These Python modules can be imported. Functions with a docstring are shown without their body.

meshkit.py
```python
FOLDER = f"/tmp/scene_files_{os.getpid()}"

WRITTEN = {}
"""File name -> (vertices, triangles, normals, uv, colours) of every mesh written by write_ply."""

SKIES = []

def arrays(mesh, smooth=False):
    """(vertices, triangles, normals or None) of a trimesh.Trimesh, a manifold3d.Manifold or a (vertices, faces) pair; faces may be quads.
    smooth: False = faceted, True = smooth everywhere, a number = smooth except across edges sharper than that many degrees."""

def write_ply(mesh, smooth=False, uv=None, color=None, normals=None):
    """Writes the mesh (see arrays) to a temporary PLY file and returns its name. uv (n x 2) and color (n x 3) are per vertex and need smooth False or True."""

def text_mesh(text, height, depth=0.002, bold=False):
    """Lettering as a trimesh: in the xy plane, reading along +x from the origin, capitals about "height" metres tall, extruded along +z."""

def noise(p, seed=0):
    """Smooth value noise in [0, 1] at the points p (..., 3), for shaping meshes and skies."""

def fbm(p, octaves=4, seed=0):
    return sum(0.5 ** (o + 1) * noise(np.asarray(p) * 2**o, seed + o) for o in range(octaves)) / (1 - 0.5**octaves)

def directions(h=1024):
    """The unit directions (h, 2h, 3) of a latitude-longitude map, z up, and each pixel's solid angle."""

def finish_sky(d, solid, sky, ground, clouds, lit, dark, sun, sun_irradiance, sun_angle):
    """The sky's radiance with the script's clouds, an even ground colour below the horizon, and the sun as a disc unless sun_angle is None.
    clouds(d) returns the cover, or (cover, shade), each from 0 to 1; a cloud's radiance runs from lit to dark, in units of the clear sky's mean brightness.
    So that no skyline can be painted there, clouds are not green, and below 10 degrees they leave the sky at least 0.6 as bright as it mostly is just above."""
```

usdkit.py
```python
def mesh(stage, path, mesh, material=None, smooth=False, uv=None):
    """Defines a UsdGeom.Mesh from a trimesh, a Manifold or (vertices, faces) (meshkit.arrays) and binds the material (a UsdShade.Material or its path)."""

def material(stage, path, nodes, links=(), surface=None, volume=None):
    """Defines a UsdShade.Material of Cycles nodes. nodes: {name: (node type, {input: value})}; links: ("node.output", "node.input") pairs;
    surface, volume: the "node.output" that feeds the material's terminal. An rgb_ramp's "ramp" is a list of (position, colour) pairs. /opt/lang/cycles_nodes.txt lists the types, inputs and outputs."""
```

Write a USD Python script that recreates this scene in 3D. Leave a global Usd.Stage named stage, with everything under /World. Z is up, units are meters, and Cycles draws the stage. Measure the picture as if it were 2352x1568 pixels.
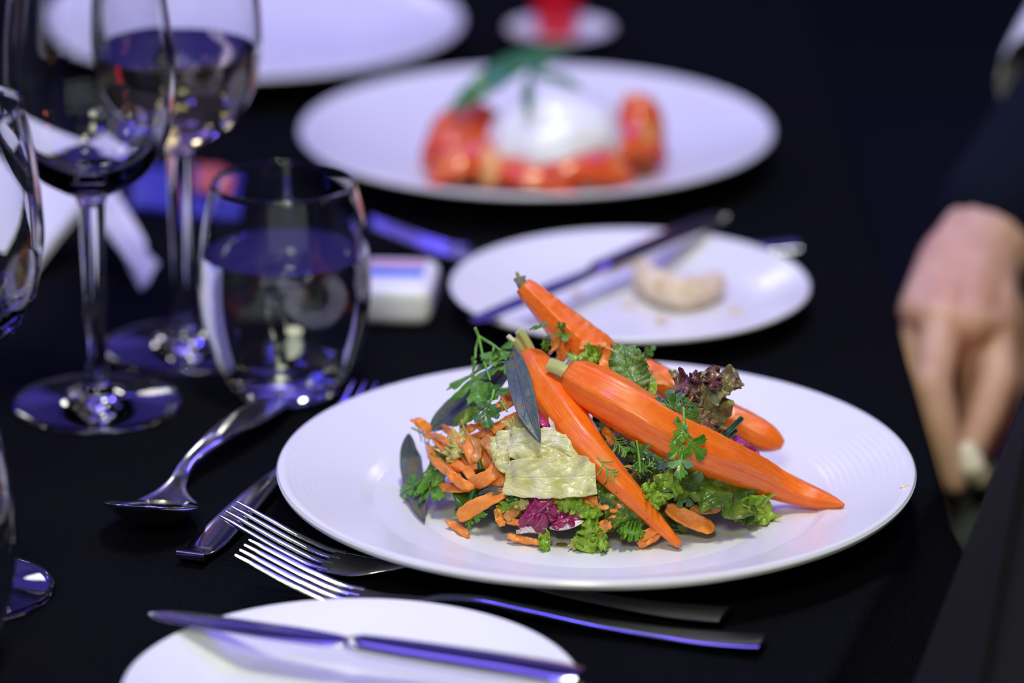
import math, random
import numpy as np
import trimesh
import manifold3d as m3
from shapely.geometry import Polygon, Point
from shapely.ops import unary_union
from shapely import affinity
import usdkit, meshkit
from pxr import Usd, UsdGeom, UsdLux, UsdShade, Sdf, Gf

random.seed(7)
rng = np.random.default_rng(7)
V = lambda *a: np.array(a, float)

stage = Usd.Stage.CreateInMemory()
UsdGeom.SetStageUpAxis(stage, UsdGeom.Tokens.z)
UsdGeom.SetStageMetersPerUnit(stage, 1.0)
UsdGeom.Xform.Define(stage, "/World")
UsdGeom.Scope.Define(stage, "/World/Looks")

# ------------------------------------------------------------------ camera
T0 = 0.76                      # top of the tablecloth
FPX = 10000.0                  # focal length in pixels of the 2352-wide frame
PITCH = math.radians(18.8)
CR = V(1, 0, 0); CF = V(0, math.cos(PITCH), -math.sin(PITCH)); CU = V(0, math.sin(PITCH), math.cos(PITCH))
RIMZ = T0 + 0.024
CAM = V(0, 0, RIMZ) - 1.911 * (CF + (1369 - 1176) / FPX * CR - (1066 - 784) / FPX * CU)
cam = UsdGeom.Camera.Define(stage, "/World/camera")
cam.CreateHorizontalApertureAttr(36.0); cam.CreateVerticalApertureAttr(24.0)
cam.CreateFocalLengthAttr(36.0 * FPX / 2352)
cam.CreateFStopAttr(3.8); cam.CreateFocusDistanceAttr(1.868)
cam.CreateClippingRangeAttr(Gf.Vec2f(0.05, 100))
cam.CreateExposureAttr(0.0)
cam.AddTransformOp().Set(Gf.Matrix4d(*[float(x) for r in ((*CR, 0), (*CU, 0), (*(-CF), 0), (*CAM, 1)) for x in r]))

# ------------------------------------------------------------------ lights
def aim(prim, pos, target):
    pos, target = np.array(pos, float), np.array(target, float)
    z = pos - target; z /= np.linalg.norm(z)
    x = np.cross(V(0, 1, 0) if abs(z[2]) > .9 else V(0, 0, 1), z); x /= np.linalg.norm(x); y = np.cross(z, x)
    UsdGeom.Xformable(prim).AddTransformOp().Set(Gf.Matrix4d(*[float(v) for r in ((*x, 0), (*y, 0), (*z, 0), (*pos, 1)) for v in r]))

def disk(name, pos, target, radius, power, color):
    l = UsdLux.DiskLight.Define(stage, "/World/" + name)
    l.CreateRadiusAttr(radius); l.CreateIntensityAttr(power); l.CreateColorAttr(Gf.Vec3f(*color))
    aim(l, pos, target)

def rect(name, pos, target, w, h, power, color):
    l = UsdLux.RectLight.Define(stage, "/World/" + name)
    l.CreateWidthAttr(w); l.CreateHeightAttr(h); l.CreateIntensityAttr(power); l.CreateColorAttr(Gf.Vec3f(*color))
    aim(l, pos, target)

KEY = (.95, .98, .70)
disk("flash_bounce", (-.30, -2.5, 2.65), (0, 0, T0), .30, 37, KEY)
disk("stage_spot", (.06, -.22, 2.55), (0, 0, T0), .11, 86, KEY)
disk("stage_spot_001", (-.02, -.50, 2.60), (0, 0, T0), .11, 86, KEY)
for k, p in enumerate([(-3.4, 3.6, 3.0), (-1.5, 5.0, 3.2), (2.4, 5.0, 3.2), (3.8, 1.5, 2.8), (-3.9, -1.6, 2.8), (-1.9, 1.6, 3.4)]):
    disk("hall_lamp" + (f"_{k:03d}" if k else ""), p, (0, 0, T0), .22, 16, (1, .97, .85))
BLUE = (.20, .13, 1.0)
rect("stage_screen_glow", (-.9, 5.2, 2.7), (0, 0, T0), 2.6, 1.2, .65, (.16, .11, 1.0))
rect("side_wash", (-4.2, .6, 2.4), (0, 0, T0), 3.0, 1.2, 1.6, BLUE)
rect("ceiling_wash", (.4, .9, 3.5), (.4, .5, T0), 3.4, 1.6, 3.2, BLUE)
for k, p in enumerate([(-.9, -1.4, 3.4), (1.2, 1.8, 3.4), (-2.6, 4.6, 3.0), (-3.6, -.6, 3.0)]):
    disk("blue_spot" + (f"_{k:03d}" if k else ""), p, (0, 0, T0), .2, 40, (.10, .08, 1.0))
rect("hall_front_light", (.5, -3.8, 1.5), (.1, 0, .7), 4.5, 1.6, .4, (.92, 1, .9))
disk("red_wash", (2.9, -.6, 2.0), (0, 0, T0), .15, 14, (1, .22, .12))

# ------------------------------------------------------------------ pixels to points
def ray(px, py):
    return CF + (px - 1176) / FPX * CR - (py - 784) / FPX * CU
def at(px, py, z):
    d = ray(px, py); return CAM + d * ((z - CAM[2]) / d[2])
def atd(px, py, depth):
    return CAM + ray(px, py) * depth
S0 = 5232.0                   # pixels per metre at the salad plate

# ------------------------------------------------------------------ names and prims
used = {}
def numbered(parent, name):
    k = (parent, name); n = used.get(k, 0); used[k] = n + 1
    return f"{parent}/{name}" + (f"_{n:03d}" if n else "")
def setd(prim, **kw):
    for k, v in kw.items():
        if v: prim.SetCustomDataByKey(k, v)
LOC = {}
def thing(name, label, cat, loc=(0, 0, 0), rotz=0, group=None):
    path = numbered("/World", name)
    x = UsdGeom.Xform.Define(stage, path)
    x.AddTranslateOp().Set(Gf.Vec3d(*map(float, loc)))
    x.AddRotateZOp().Set(float(math.degrees(rotz)))
    setd(x.GetPrim(), label=label, category=cat, group=group)
    LOC[path] = np.array(loc, float)
    return path
def part(parent, name, mesh, mat, smooth=30, uv=None, label=None, world=False, kind=None):
    if world:                 # mesh given in world coordinates; the thing has no rotation
        top = "/".join(parent.split("/")[:3])
        v, f = (mesh if isinstance(mesh, tuple) else (np.array(mesh.vertices), np.array(mesh.faces)))
        mesh = (np.asarray(v) - LOC[top], f)
    p = usdkit.mesh(stage, numbered(parent, name), mesh, M[mat], smooth=True if uv is not None else smooth, uv=uv)
    setd(p.GetPrim(), label=label, kind=kind)
    return str(p.GetPath())
def dup(src, loc, rotz, label, group=None):
    base = src.rsplit("/", 1)[1]
    prim = stage.GetPrimAtPath(src)
    cat = prim.GetCustomDataByKey("category")
    path = numbered("/World", base)
    x = UsdGeom.Xform.Define(stage, path)
    x.GetPrim().GetReferences().AddInternalReference(src)
    x.ClearXformOpOrder()
    x.GetPrim().GetAttribute("xformOp:translate").Set(Gf.Vec3d(*map(float, loc)))
    x.GetPrim().GetAttribute("xformOp:rotateZ").Set(float(math.degrees(rotz)))
    x.SetXformOpOrder([UsdGeom.XformOp(x.GetPrim().GetAttribute("xformOp:translate")), UsdGeom.XformOp(x.GetPrim().GetAttribute("xformOp:rotateZ"))])
    setd(x.GetPrim(), label=label, category=cat, group=group)
    x.GetPrim().SetInstanceable(True)
    return path
def structure(name, mesh, mat):
    p = usdkit.mesh(stage, "/World/" + name, mesh, M[mat], smooth=False)
    setd(p.GetPrim(), kind="structure")

# ------------------------------------------------------------------ materials
M = {}
def mat(name, nodes, links, surface="p.BSDF"):
    M[name] = usdkit.material(stage, "/World/Looks/" + name, nodes, links, surface=surface)
def plain(name, col, rough=.5, **kw):
    mat(name, {"p": ("principled_bsdf", {"base_color": col, "roughness": rough, **kw})}, [])
plain("porcelain", (.81, .81, .81), .28, coat_weight=.12, coat_roughness=.12)
plain("glass", (1, 1, 1), 0.0, transmission_weight=1.0, ior=1.5)
plain("water", (.97, .99, 1), 0.0, transmission_weight=1.0, ior=1.33)
plain("wine", (.97, .86, .55), 0.0, transmission_weight=1.0, ior=1.34)
plain("red_drink", (.75, .01, .03), .25, subsurface_weight=.0)
mat("steel", {"g": ("geometry", {}), "n": ("noise_texture", {"scale": 400., "detail": 3.}), "r": ("map_range", {"to_min": .10, "to_max": .2}),
              "p": ("principled_bsdf", {"base_color": (.62, .62, .64), "metallic": 1.0})},
    [("g.position", "n.vector"), ("n.fac", "r.value"), ("r.result", "p.roughness")])
mat("black_cloth", {"g": ("geometry", {}), "v": ("noise_texture", {"scale": 1500., "detail": 2.}), "w": ("noise_texture", {"scale": 9., "detail": 3.}),
                    "r": ("rgb_ramp", {"ramp": [(.3, (.0016, .0017, .0026)), (.6, (.0056, .0058, .0080)), (.8, (.022, .022, .025))]}),
                    "b": ("bump", {"strength": .5, "distance": .0006}),
                    "p": ("principled_bsdf", {"roughness": 1.0, "specular_ior_level": .02})},
    [("g.position", "v.vector"), ("v.fac", "r.fac"), ("r.color", "p.base_color"), ("v.fac", "b.height"), ("b.normal", "p.normal")])
mat("chair_cloth", {"g": ("geometry", {}), "mp": ("mapping", {"scale": (1, 1, .35), "rotation": (0, .5, .4)}), "n": ("noise_texture", {"scale": 1700., "detail": 2.}),
                    "r": ("rgb_ramp", {"ramp": [(.3, (.004, .004, .005)), (.7, (.014, .014, .0145))]}),
                    "b": ("bump", {"strength": .3, "distance": .0004}),
                    "p": ("principled_bsdf", {"roughness": .9, "specular_ior_level": .1})},
    [("g.position", "mp.vector"), ("mp.vector", "n.vector"), ("n.fac", "r.fac"), ("r.color", "p.base_color"), ("n.fac", "b.height"), ("b.normal", "p.normal")])
plain("suit", (.004, .006, .014), .9, specular_ior_level=.1)
plain("trousers", (.006, .007, .01), .9)
plain("shoe", (.01, .01, .01), .3)
plain("hair", (.03, .02, .015), .5)
mat("skin", {"g": ("geometry", {}), "n": ("noise_texture", {"scale": 60., "detail": 3.}), "r": ("rgb_ramp", {"ramp": [(.35, (.62, .33, .22)), (.65, (.72, .42, .30))]}),
             "p": ("principled_bsdf", {"roughness": .5, "subsurface_weight": .25, "subsurface_scale": .006})},
    [("g.position", "n.vector"), ("n.fac", "r.fac"), ("r.color", "p.base_color")])
plain("nail", (.75, .5, .42), .3)
plain("white_cloth", (.78, .78, .8), .8)
plain("grey_cloth", (.13, .15, .16), .9)
plain("cream", (.8, .72, .52), .7)
plain("paper_blue", (.03, .03, .34), .5)
plain("paper_red", (.55, .10, .08), .5)
plain("print_blue", (.10, .22, .75), .4)
plain("print_pink", (.62, .36, .48), .4)
plain("white_plastic", (.85, .86, .86), .35)
plain("floor_carpet", (.008, .010, .016), .9, specular_ior_level=.1)
plain("dark_wall", (.14, .14, .18), .8)
mat("bread", {"g": ("geometry", {}), "n": ("noise_texture", {"scale": 180., "detail": 4.}), "r": ("rgb_ramp", {"ramp": [(.3, (.62, .43, .22)), (.6, (.86, .74, .54))]}),
              "b": ("bump", {"strength": .5, "distance": .001}), "p": ("principled_bsdf", {"roughness": .85})},
    [("g.position", "n.vector"), ("n.fac", "r.fac"), ("r.color", "p.base_color"), ("n.fac", "b.height"), ("b.normal", "p.normal")])
mat("burrata", {"g": ("geometry", {}), "n": ("noise_texture", {"scale": 120.}), "b": ("bump", {"strength": .2, "distance": .001}),
                "p": ("principled_bsdf", {"base_color": (.9, .9, .88), "roughness": .25, "subsurface_weight": .3, "subsurface_scale": .004})},
    [("g.position", "n.vector"), ("n.fac", "b.height"), ("b.normal", "p.normal")])
mat("tomato", {"g": ("geometry", {}), "n": ("noise_texture", {"scale": 70., "detail": 2.}), "r": ("rgb_ramp", {"ramp": [(.35, (.68, .06, .02)), (.6, (.78, .13, .03)), (.75, (.85, .4, .14))]}),
               "p": ("principled_bsdf", {"roughness": .18, "subsurface_weight": .2, "subsurface_scale": .004})},
    [("g.position", "n.vector"), ("n.fac", "r.fac"), ("r.color", "p.base_color")])
plain("tomato_flesh", (.86, .42, .14), .25)

def carrot_mat(name, a, b, c, sc, rough):
    mat(name, {"u": ("uvmap", {"attribute": "st"}), "mp": ("mapping", {"scale": (sc, 1.6, 1)}), "n": ("noise_texture", {"scale": 5., "detail": 4., "roughness": .6}),
               "g": ("geometry", {}), "n2": ("noise_texture", {"scale": 260., "detail": 3.}),
               "mx": ("mix_float", {"fac": .35}),
               "r": ("rgb_ramp", {"ramp": [(.34, a), (.52, b), (.7, c)]}),
               "bm": ("bump", {"strength": .35, "distance": .0009}),
               "p": ("principled_bsdf", {"roughness": rough, "subsurface_weight": .22, "subsurface_scale": .0025, "subsurface_radius": (1, .35, .1), "coat_weight": .22, "coat_roughness": .2, "specular_ior_level": .4})},
        [("u.UV", "mp.vector"), ("mp.vector", "n.vector"), ("g.position", "n2.vector"), ("n.fac", "mx.a"), ("n2.fac", "mx.b"), ("mx.result", "r.fac"), ("r.color", "p.base_color"), ("mx.result", "bm.height"), ("bm.normal", "p.normal")])
carrot_mat("carrot", (.93, .125, .005), (.98, .185, .010), (1.0, .275, .04), 16, .33)
carrot_mat("carrot_shaving", (.94, .17, .014), (.99, .27, .035), (1.0, .42, .12), 4, .3)
carrot_mat("carrot_skin", (.50, .15, .03), (.66, .24, .05), (.74, .36, .1), 4, .25)

def leaf_mat(name, cols, vein, rough=.3, trans=.25, vs=9., bumpd=.0006, scale=140., coat=.3):
    """Leaf: blotchy blade colour, veins that run off the midrib (from the leaf's own coordinates), wet gloss."""
    mat(name, {"u": ("uvmap", {"attribute": "st"}), "g": ("geometry", {}),
               "n": ("noise_texture", {"scale": scale, "detail": 4.}),
               "r": ("rgb_ramp", {"ramp": [(.32, cols[0]), (.5, cols[1]), (.68, cols[2])]}),
               "sp": ("separate_xyz", {}), "sx": ("math", {"math_type": "subtract", "value2": .5}), "ab": ("math", {"math_type": "absolute"}),
               "mu": ("math", {"math_type": "multiply", "value2": -1.1}), "ad": ("math", {"math_type": "add"}),
               "k": ("math", {"math_type": "multiply", "value2": vs}), "nz": ("noise_texture", {"scale": 7., "detail": 2.}), "nk": ("math", {"math_type": "multiply_add", "value2": 1.2}),
               "fr": ("math", {"math_type": "pingpong", "value2": .5}), "lt": ("map_range", {"from_min": .0, "from_max": .09, "to_min": 1., "to_max": 0., "clamp": True}),
               "md": ("map_range", {"from_min": .0, "from_max": .035, "to_min": 1., "to_max": 0., "clamp": True}), "mxv": ("math", {"math_type": "maximum"}), "vf": ("math", {"math_type": "multiply", "value2": .45}),
               "mix": ("mix", {"color2": vein}),
               "vor": ("voronoi_texture", {"scale": 420., "feature": "f1"}), "bh": ("math", {"math_type": "subtract"}),
               "b": ("bump", {"strength": .55, "distance": bumpd}),
               "p": ("principled_bsdf", {"roughness": rough, "coat_weight": coat, "coat_roughness": .1}),
               "t": ("translucent_bsdf", {}), "m": ("mix_closure", {"fac": trans})},
        [("u.UV", "sp.vector"), ("sp.x", "sx.value1"), ("sx.value", "ab.value1"), ("ab.value", "mu.value1"), ("mu.value", "ad.value1"), ("sp.y", "ad.value2"),
         ("ad.value", "k.value1"), ("u.UV", "nz.vector"), ("nz.fac", "nk.value1"), ("k.value", "nk.value3"), ("nk.value", "fr.value1"), ("fr.value", "lt.value"),
         ("ab.value", "md.value"), ("lt.result", "mxv.value1"), ("md.result", "mxv.value2"), ("mxv.value", "vf.value1"), ("vf.value", "mix.fac"),
         ("g.position", "n.vector"), ("n.fac", "r.fac"), ("r.color", "mix.color1"), ("mix.color", "p.base_color"), ("mix.color", "t.color"),
         ("g.position", "vor.vector"), ("vor.distance", "bh.value1"), ("mxv.value", "bh.value2"), ("bh.value", "b.height"), ("b.normal", "p.normal"),
         ("p.BSDF", "m.closure1"), ("t.BSDF", "m.closure2")], surface="m.closure")
leaf_mat("slate_leaf", [(.05, .075, .07), (.085, .115, .12), (.19, .14, .05)], (.06, .10, .09), .45, .08, 3., .0003, 90., .05)
leaf_mat("herb_green", [(.055, .19, .006), (.11, .32, .012), (.19, .43, .03)], (.18, .42, .05), .32, .25, 7., .0003)
leaf_mat("herb_dark", [(.03, .10, .008), (.06, .18, .014), (.12, .28, .03)], (.08, .24, .05), .32, .2, 7., .0003)
leaf_mat("pale_lettuce", [(.74, .70, .22), (.90, .88, .46), (.97, .95, .74)], (.95, .94, .74), .3, .3, 5., .0005, 90., .3)
leaf_mat("yellow_lettuce", [(.52, .52, .09), (.74, .68, .2), (.86, .82, .4)], (.84, .82, .5), .3, .3, 6., .0006)
leaf_mat("bright_lettuce", [(.22, .44, .015), (.38, .60, .04), (.55, .74, .14)], (.55, .72, .22), .3, .35, 6., .0006)
leaf_mat("dark_lettuce", [(.04, .10, .008), (.10, .19, .015), (.19, .27, .03)], (.2, .28, .06), .26, .25, 5., .0006)
leaf_mat("mint_leaf", [(.12, .24, .04), (.22, .38, .10), (.36, .52, .20)], (.05, .13, .03), .4, .2, 8., .0010)
leaf_mat("red_lettuce", [(.16, .05, .05), (.38, .34, .13), (.56, .58, .28)], (.40, .40, .2), .28, .25, 5., .0006, 55.)
leaf_mat("red_frill", [(.10, .015, .045), (.18, .05, .075), (.34, .24, .12)], (.2, .09, .09), .28, .2, 5., .0006, 60.)
leaf_mat("radicchio", [(.24, .003, .06), (.45, .010, .13), (.6, .03, .22)], (.80, .45, .6), .24, .2, 3., .0005, 60., .4)
leaf_mat("radicchio_rib", [(.65, .45, .5), (.80, .66, .70), (.9, .8, .8)], (.85, .78, .78), .3, .2, 4., .0004)
leaf_mat("tarragon", [(.025, .14, .045), (.045, .21, .065), (.07, .26, .07)], (.06, .24, .07), .45, .15, 3., .0003)
plain("herb_stem", (.16, .40, .05), .35)
plain("pale_stem", (.48, .50, .17), .4)
plain("stub_grey", (.22, .2, .13), .6)
plain("chive", (.012, .085, .012), .25)
plain("seed", (.03, .014, .008), .3)
plain("oil", (.75, .6, .06), 0.02, transmission_weight=.85, ior=1.46)

# ------------------------------------------------------------------ shape helpers
def unit(v):
    v = np.asarray(v, float); return v / max(np.linalg.norm(v), 1e-12)
def spline(pts, n):
    pts = [np.asarray(p, float) for p in pts]
    if len(pts) == 2: return np.linspace(pts[0], pts[1], n)
    P = np.array([2 * pts[0] - pts[1], *pts, 2 * pts[-1] - pts[-2]])
    out = []
    for t in np.linspace(0, len(pts) - 1, n):
        i = min(int(t), len(pts) - 2); u = t - i
        a, b, c, d = P[i:i + 4]
        out.append(.5 * (2 * b + (c - a) * u + (2 * a - 5 * b + 4 * c - d) * u * u + (3 * b - a - 3 * c + d) * u ** 3))
    return np.array(out)
def frames(path, up):
    T = np.gradient(path, axis=0); T /= np.linalg.norm(T, axis=1, keepdims=True)
    up = np.broadcast_to(np.asarray(up, float), path.shape)
    S = np.cross(T, up); S /= np.maximum(np.linalg.norm(S, axis=1, keepdims=True), 1e-9)
    return T, S, np.cross(S, T)
def curve_of(x, vals):
    xs = np.linspace(0, 1, len(vals)) if np.ndim(vals[0]) == 0 else np.array([v[0] for v in vals])
    ys = np.array(vals, float) if np.ndim(vals[0]) == 0 else np.array([v[1] for v in vals])
    from scipy.interpolate import PchipInterpolator
    return PchipInterpolator(xs, ys)(x)
def sweep(path, a, b, up=(0, 0, 1), n=14, power=2.0, radial=None):
    """A solid swept along path; a, b: half width and half height at each point. Returns (v, f, uv)."""
    path = np.asarray(path); k = len(path)
    T, S, N = frames(path, up)
    a, b = np.broadcast_to(a, k), np.broadcast_to(b, k)
    th = np.arange(n) / n * 2 * math.pi
    c, s = np.cos(th), np.sin(th)
    c, s = np.sign(c) * np.abs(c) ** (2 / power), np.sign(s) * np.abs(s) ** (2 / power)
    mul = np.ones((k, n)) if radial is None else radial
    v = path[:, None] + (S[:, None] * (a[:, None] * c * mul)[..., None]) + (N[:, None] * (b[:, None] * s * mul)[..., None])
    v = v.reshape(-1, 3); f = []
    for i in range(k - 1):
        for j in range(n):
            p, q = i * n + j, i * n + (j + 1) % n
            f += [(p, q, q + n), (p, q + n, p + n)]
    v = np.vstack([v, path[0], path[-1]])
    e0, e1 = len(v) - 2, len(v) - 1
    for j in range(n):
        f += [(e0, (j + 1) % n, j), (e1, (k - 1) * n + j, (k - 1) * n + (j + 1) % n)]
    uv = np.vstack([np.stack(np.broadcast_arrays((np.arange(n) / n)[None], np.linspace(0, 1, k)[:, None]), -1).reshape(-1, 2), [[.5, 0], [.5, 1]]])
    return v, np.array(f), uv
def join(*ms):
    vs, fs, o = [], [], 0
    for m in ms:
        v, f = (m[0], m[1]) if isinstance(m, tuple) else (np.array(m.vertices), np.array(m.faces))
        vs.append(v); fs.append(np.asarray(f) + o); o += len(v)
    return np.vstack(vs), np.vstack(fs)
def lathe(profile, n=96, caps=True):
    """profile: (r, z) points in order; r = 0 ends close."""
    pr = np.array(profile, float); k = len(pr)
    th = np.arange(n) / n * 2 * math.pi
    v = np.stack([pr[:, None, 0] * np.cos(th), pr[:, None, 0] * np.sin(th), np.broadcast_to(pr[:, None, 1], (k, n))], -1).reshape(-1, 3)
    f = []
    for i in range(k - 1):
        for j in range(n):
            p, q = i * n + j, i * n + (j + 1) % n
            if pr[i, 0] > 1e-7: f.append((p, q, p + n))
            if pr[i + 1, 0] > 1e-7: f.append((q, q + n, p + n))
    m = trimesh.Trimesh(v, f, process=False); m.merge_vertices()
    return m
def smooth_profile(pts, n):
    return spline([(*p, 0) for p in pts], n)[:, :2]
def box(size, centre=(0, 0, 0)):
    m = trimesh.creation.box(size); m.apply_translation(centre); return m
def rbox(size, r, centre=(0, 0, 0), seg=12):
    x, y, z = (np.array(size) / 2 - r)
    s = m3.Manifold.sphere(r, seg)
    return m3.Manifold.batch_hull([s.translate((a, b, c)) for a in (-x, x) for b in (-y, y) for c in (-z, z)]).translate(centre)
def bones(chain):
    """chain: list of ((p, r), (q, r)) bones -> one smoothed surface."""
    out = []
    for (p, r), (q, s) in chain:
        out.append(m3.Manifold.batch_hull([m3.Manifold.sphere(r, 20).translate(tuple(p)), m3.Manifold.sphere(s, 20).translate(tuple(q))]))
    return m3.Manifold.batch_boolean(out, m3.OpType.Add)
def skin_over(man, size, it=10):
    man = man.refine_to_length(size); me = man.to_mesh()
    t = trimesh.Trimesh(me.vert_properties[:, :3], me.tri_verts)
    trimesh.smoothing.filter_taubin(t, lamb=.5, nu=.52, iterations=it)
    return t

# ------------------------------------------------------------------ the room
structure("floor", box((9, 10, .1), (0, 1, -.05)), "floor_carpet")
structure("wall_back", box((9, .1, 3.6), (0, 5.5, 1.8)), "dark_wall")
structure("wall_left", box((.1, 10, 3.6), (-4.5, 1, 1.8)), "dark_wall")
structure("wall_right", box((.1, 10, 3.6), (4.5, 1, 1.8)), "dark_wall")
structure("ceiling", box((9, 10, .1), (0, 1, 3.65)), "dark_wall")

# ------------------------------------------------------------------ table and tablecloth
OUT = Polygon([(.157, 1.75), (-.86, 1.75), (-.86, -.75), (-.07, -.75), (.157, .046)])       # a long table with a slanted end
TC = V(-.35, .5, 0)
t = thing("banquet_table", "long banquet table hidden under the black cloth", "table", TC)
top = trimesh.creation.extrude_polygon(OUT.buffer(-.03).buffer(.018), .026, engine="earcut"); top.apply_translation(V(0, 0, T0 - .0285))
part(t, "tabletop", top, "shoe", world=True)
for (x, y) in ((-.75, 1.6), (.02, 1.6), (-.75, -.6), (-.20, -.6)):
    part(t, "leg", sweep(np.array([[x, y, T0 - .03], [x, y, .0]]) - TC, .022, .022)[:2], "shoe")

def make_cloth():
    n = 1400
    ring = OUT.buffer(-.022).buffer(.022, 16).exterior
    L = np.array([ring.interpolate(k / n, normalized=True).coords[0] for k in range(n)])
    if not ring.is_ccw: L = L[::-1]
    u = np.arange(n) / n * ring.length
    T = np.roll(L, -2, 0) - np.roll(L, 2, 0); T /= np.linalg.norm(T, axis=1, keepdims=True); N = np.stack([T[:, 1], -T[:, 0]], -1)
    slant = np.clip((N[:, 0] * .961 - N[:, 1] * .274 - .975) / .02, 0, 1) * (N[:, 1] < -.1)               # 1 along the slanted end
    k_ = np.hanning(31); k_ /= k_.sum(); slant = np.convolve(np.r_[slant[-15:], slant, slant[:15]], k_, "valid")
    c0 = TC[:2]
    rows = [np.c_[c0 + (L - c0) * k, np.full(n, T0)] for k in (.0005, .3, .6, .85, .95)]
    for a in np.radians((0, 22, 45, 68, 90)): rows.append(np.c_[L - N * (.007 * (1 - math.sin(a))), np.full(n, T0 - .007 * (1 - math.cos(a)))])
    nt = len(rows)
    fold = .5 + .5 * np.sin(u * 38 + 2.2 * np.sin(u * 5.1))
    for s_ in np.linspace(0, 1, 24)[1:]:
        d = .38 * s_
        out = s_ * s_ * .020 * fold * (1 - slant) + slant * (.066 * (1 - np.exp(-np.maximum(d - .010, 0) / .045)) + .006 * np.sin(u * 30) * s_)
        rows.append(np.c_[L + N * out[:, None], np.full(n, T0 - .007 - d)])
    v = np.array(rows); k = len(rows); under = v.copy(); under[:nt, :, 2] -= .0012; under[nt:, :, :2] -= N[None] * .0012
    i = np.arange(k - 1)[:, None] * n; j = np.arange(n)[None]
    a, b = i + j, i + (j + 1) % n; top = np.stack([a, a + n, b + n, b], -1).reshape(-1, 4); o = k * n
    e = (k - 1) * n; jj = np.arange(n); rim = np.stack([e + jj, e + o + jj, e + o + (jj + 1) % n, e + (jj + 1) % n], -1)
    return np.vstack([v.reshape(-1, 3), under.reshape(-1, 3)]), np.vstack([top, top[:, ::-1] + o, rim])
t = thing("tablecloth", "black woven cloth draped over the banquet table, hanging down at the right", "tablecloth", TC)
part(t, "cloth", make_cloth(), "black_cloth", smooth=50, world=True)

# ------------------------------------------------------------------ plates
def rim_plate():
    prof = [(0, .0035), (.052, .0035), (.058, .0005), (.064, .0005), (.069, .005)]           # underside, foot ring
    prof += [(.095, .0085), (.118, .0145), (.136, .0195), (.1396, .0215), (.1402, .0232), (.1394, .0245), (.1378, .0248)]
    rs = np.linspace(.1365, .1035, 46)
    prof += [(r, .0245 - (.1365 - r) / .033 * .0118 + .00004 * math.sin(i * math.pi / 2 + .4)) for i, r in enumerate(rs)]
    prof += [(.1015, .0116), (.099, .0100), (.0965, .0082), (.093, .0069), (.088, .0063), (.07, .0062), (.04, .0061), (0, .006)]
    return lathe(prof, 160)
def coupe_plate(R=.1315, h=.024):
    out = smooth_profile([(.052, .0005), (.058, .0005), (.066, .004), (.09, .010), (.115, .0165), (R - .003, h - .003), (R, h - .0012), (R - .0008, h + .0004), (R - .003, h), (.115, .0195), (.09, .0135), (.065, .0085), (.04, .0066), (.0, .006)], 60)
    out = [(max(r, 0), z) for r, z in out]; out[-1] = (0, .006)
    return lathe([(0, .003), (.048, .003)] + out, 128)
def side_plate(R=.090, h=.017):
    k = R / .09
    pts = [(.042 * k, .0005), (.047 * k, .0005), (.052 * k, .003), (.070 * k, .008), (R - .003, h - .003), (R, h - .0012), (R - .0008, h + .0004), (R - .0035, h), (.074 * k, .0112), (.066 * k, .0078), (.058 * k, .006), (.03 * k, .0055), (0, .0055)]
    out = [(max(r, 0), z) for r, z in smooth_profile(pts, 60)]; out[-1] = (0, .0055)
    return lathe([(0, .003), (.038 * k, .003)] + out, 128)
PLATE = V(0, 0, T0)
t = thing("dinner_plate", "large white rimmed plate under the carrot salad, fine rings on its rim", "plate", PLATE)
part(t, "body", rim_plate(), "porcelain", smooth=40)
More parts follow.
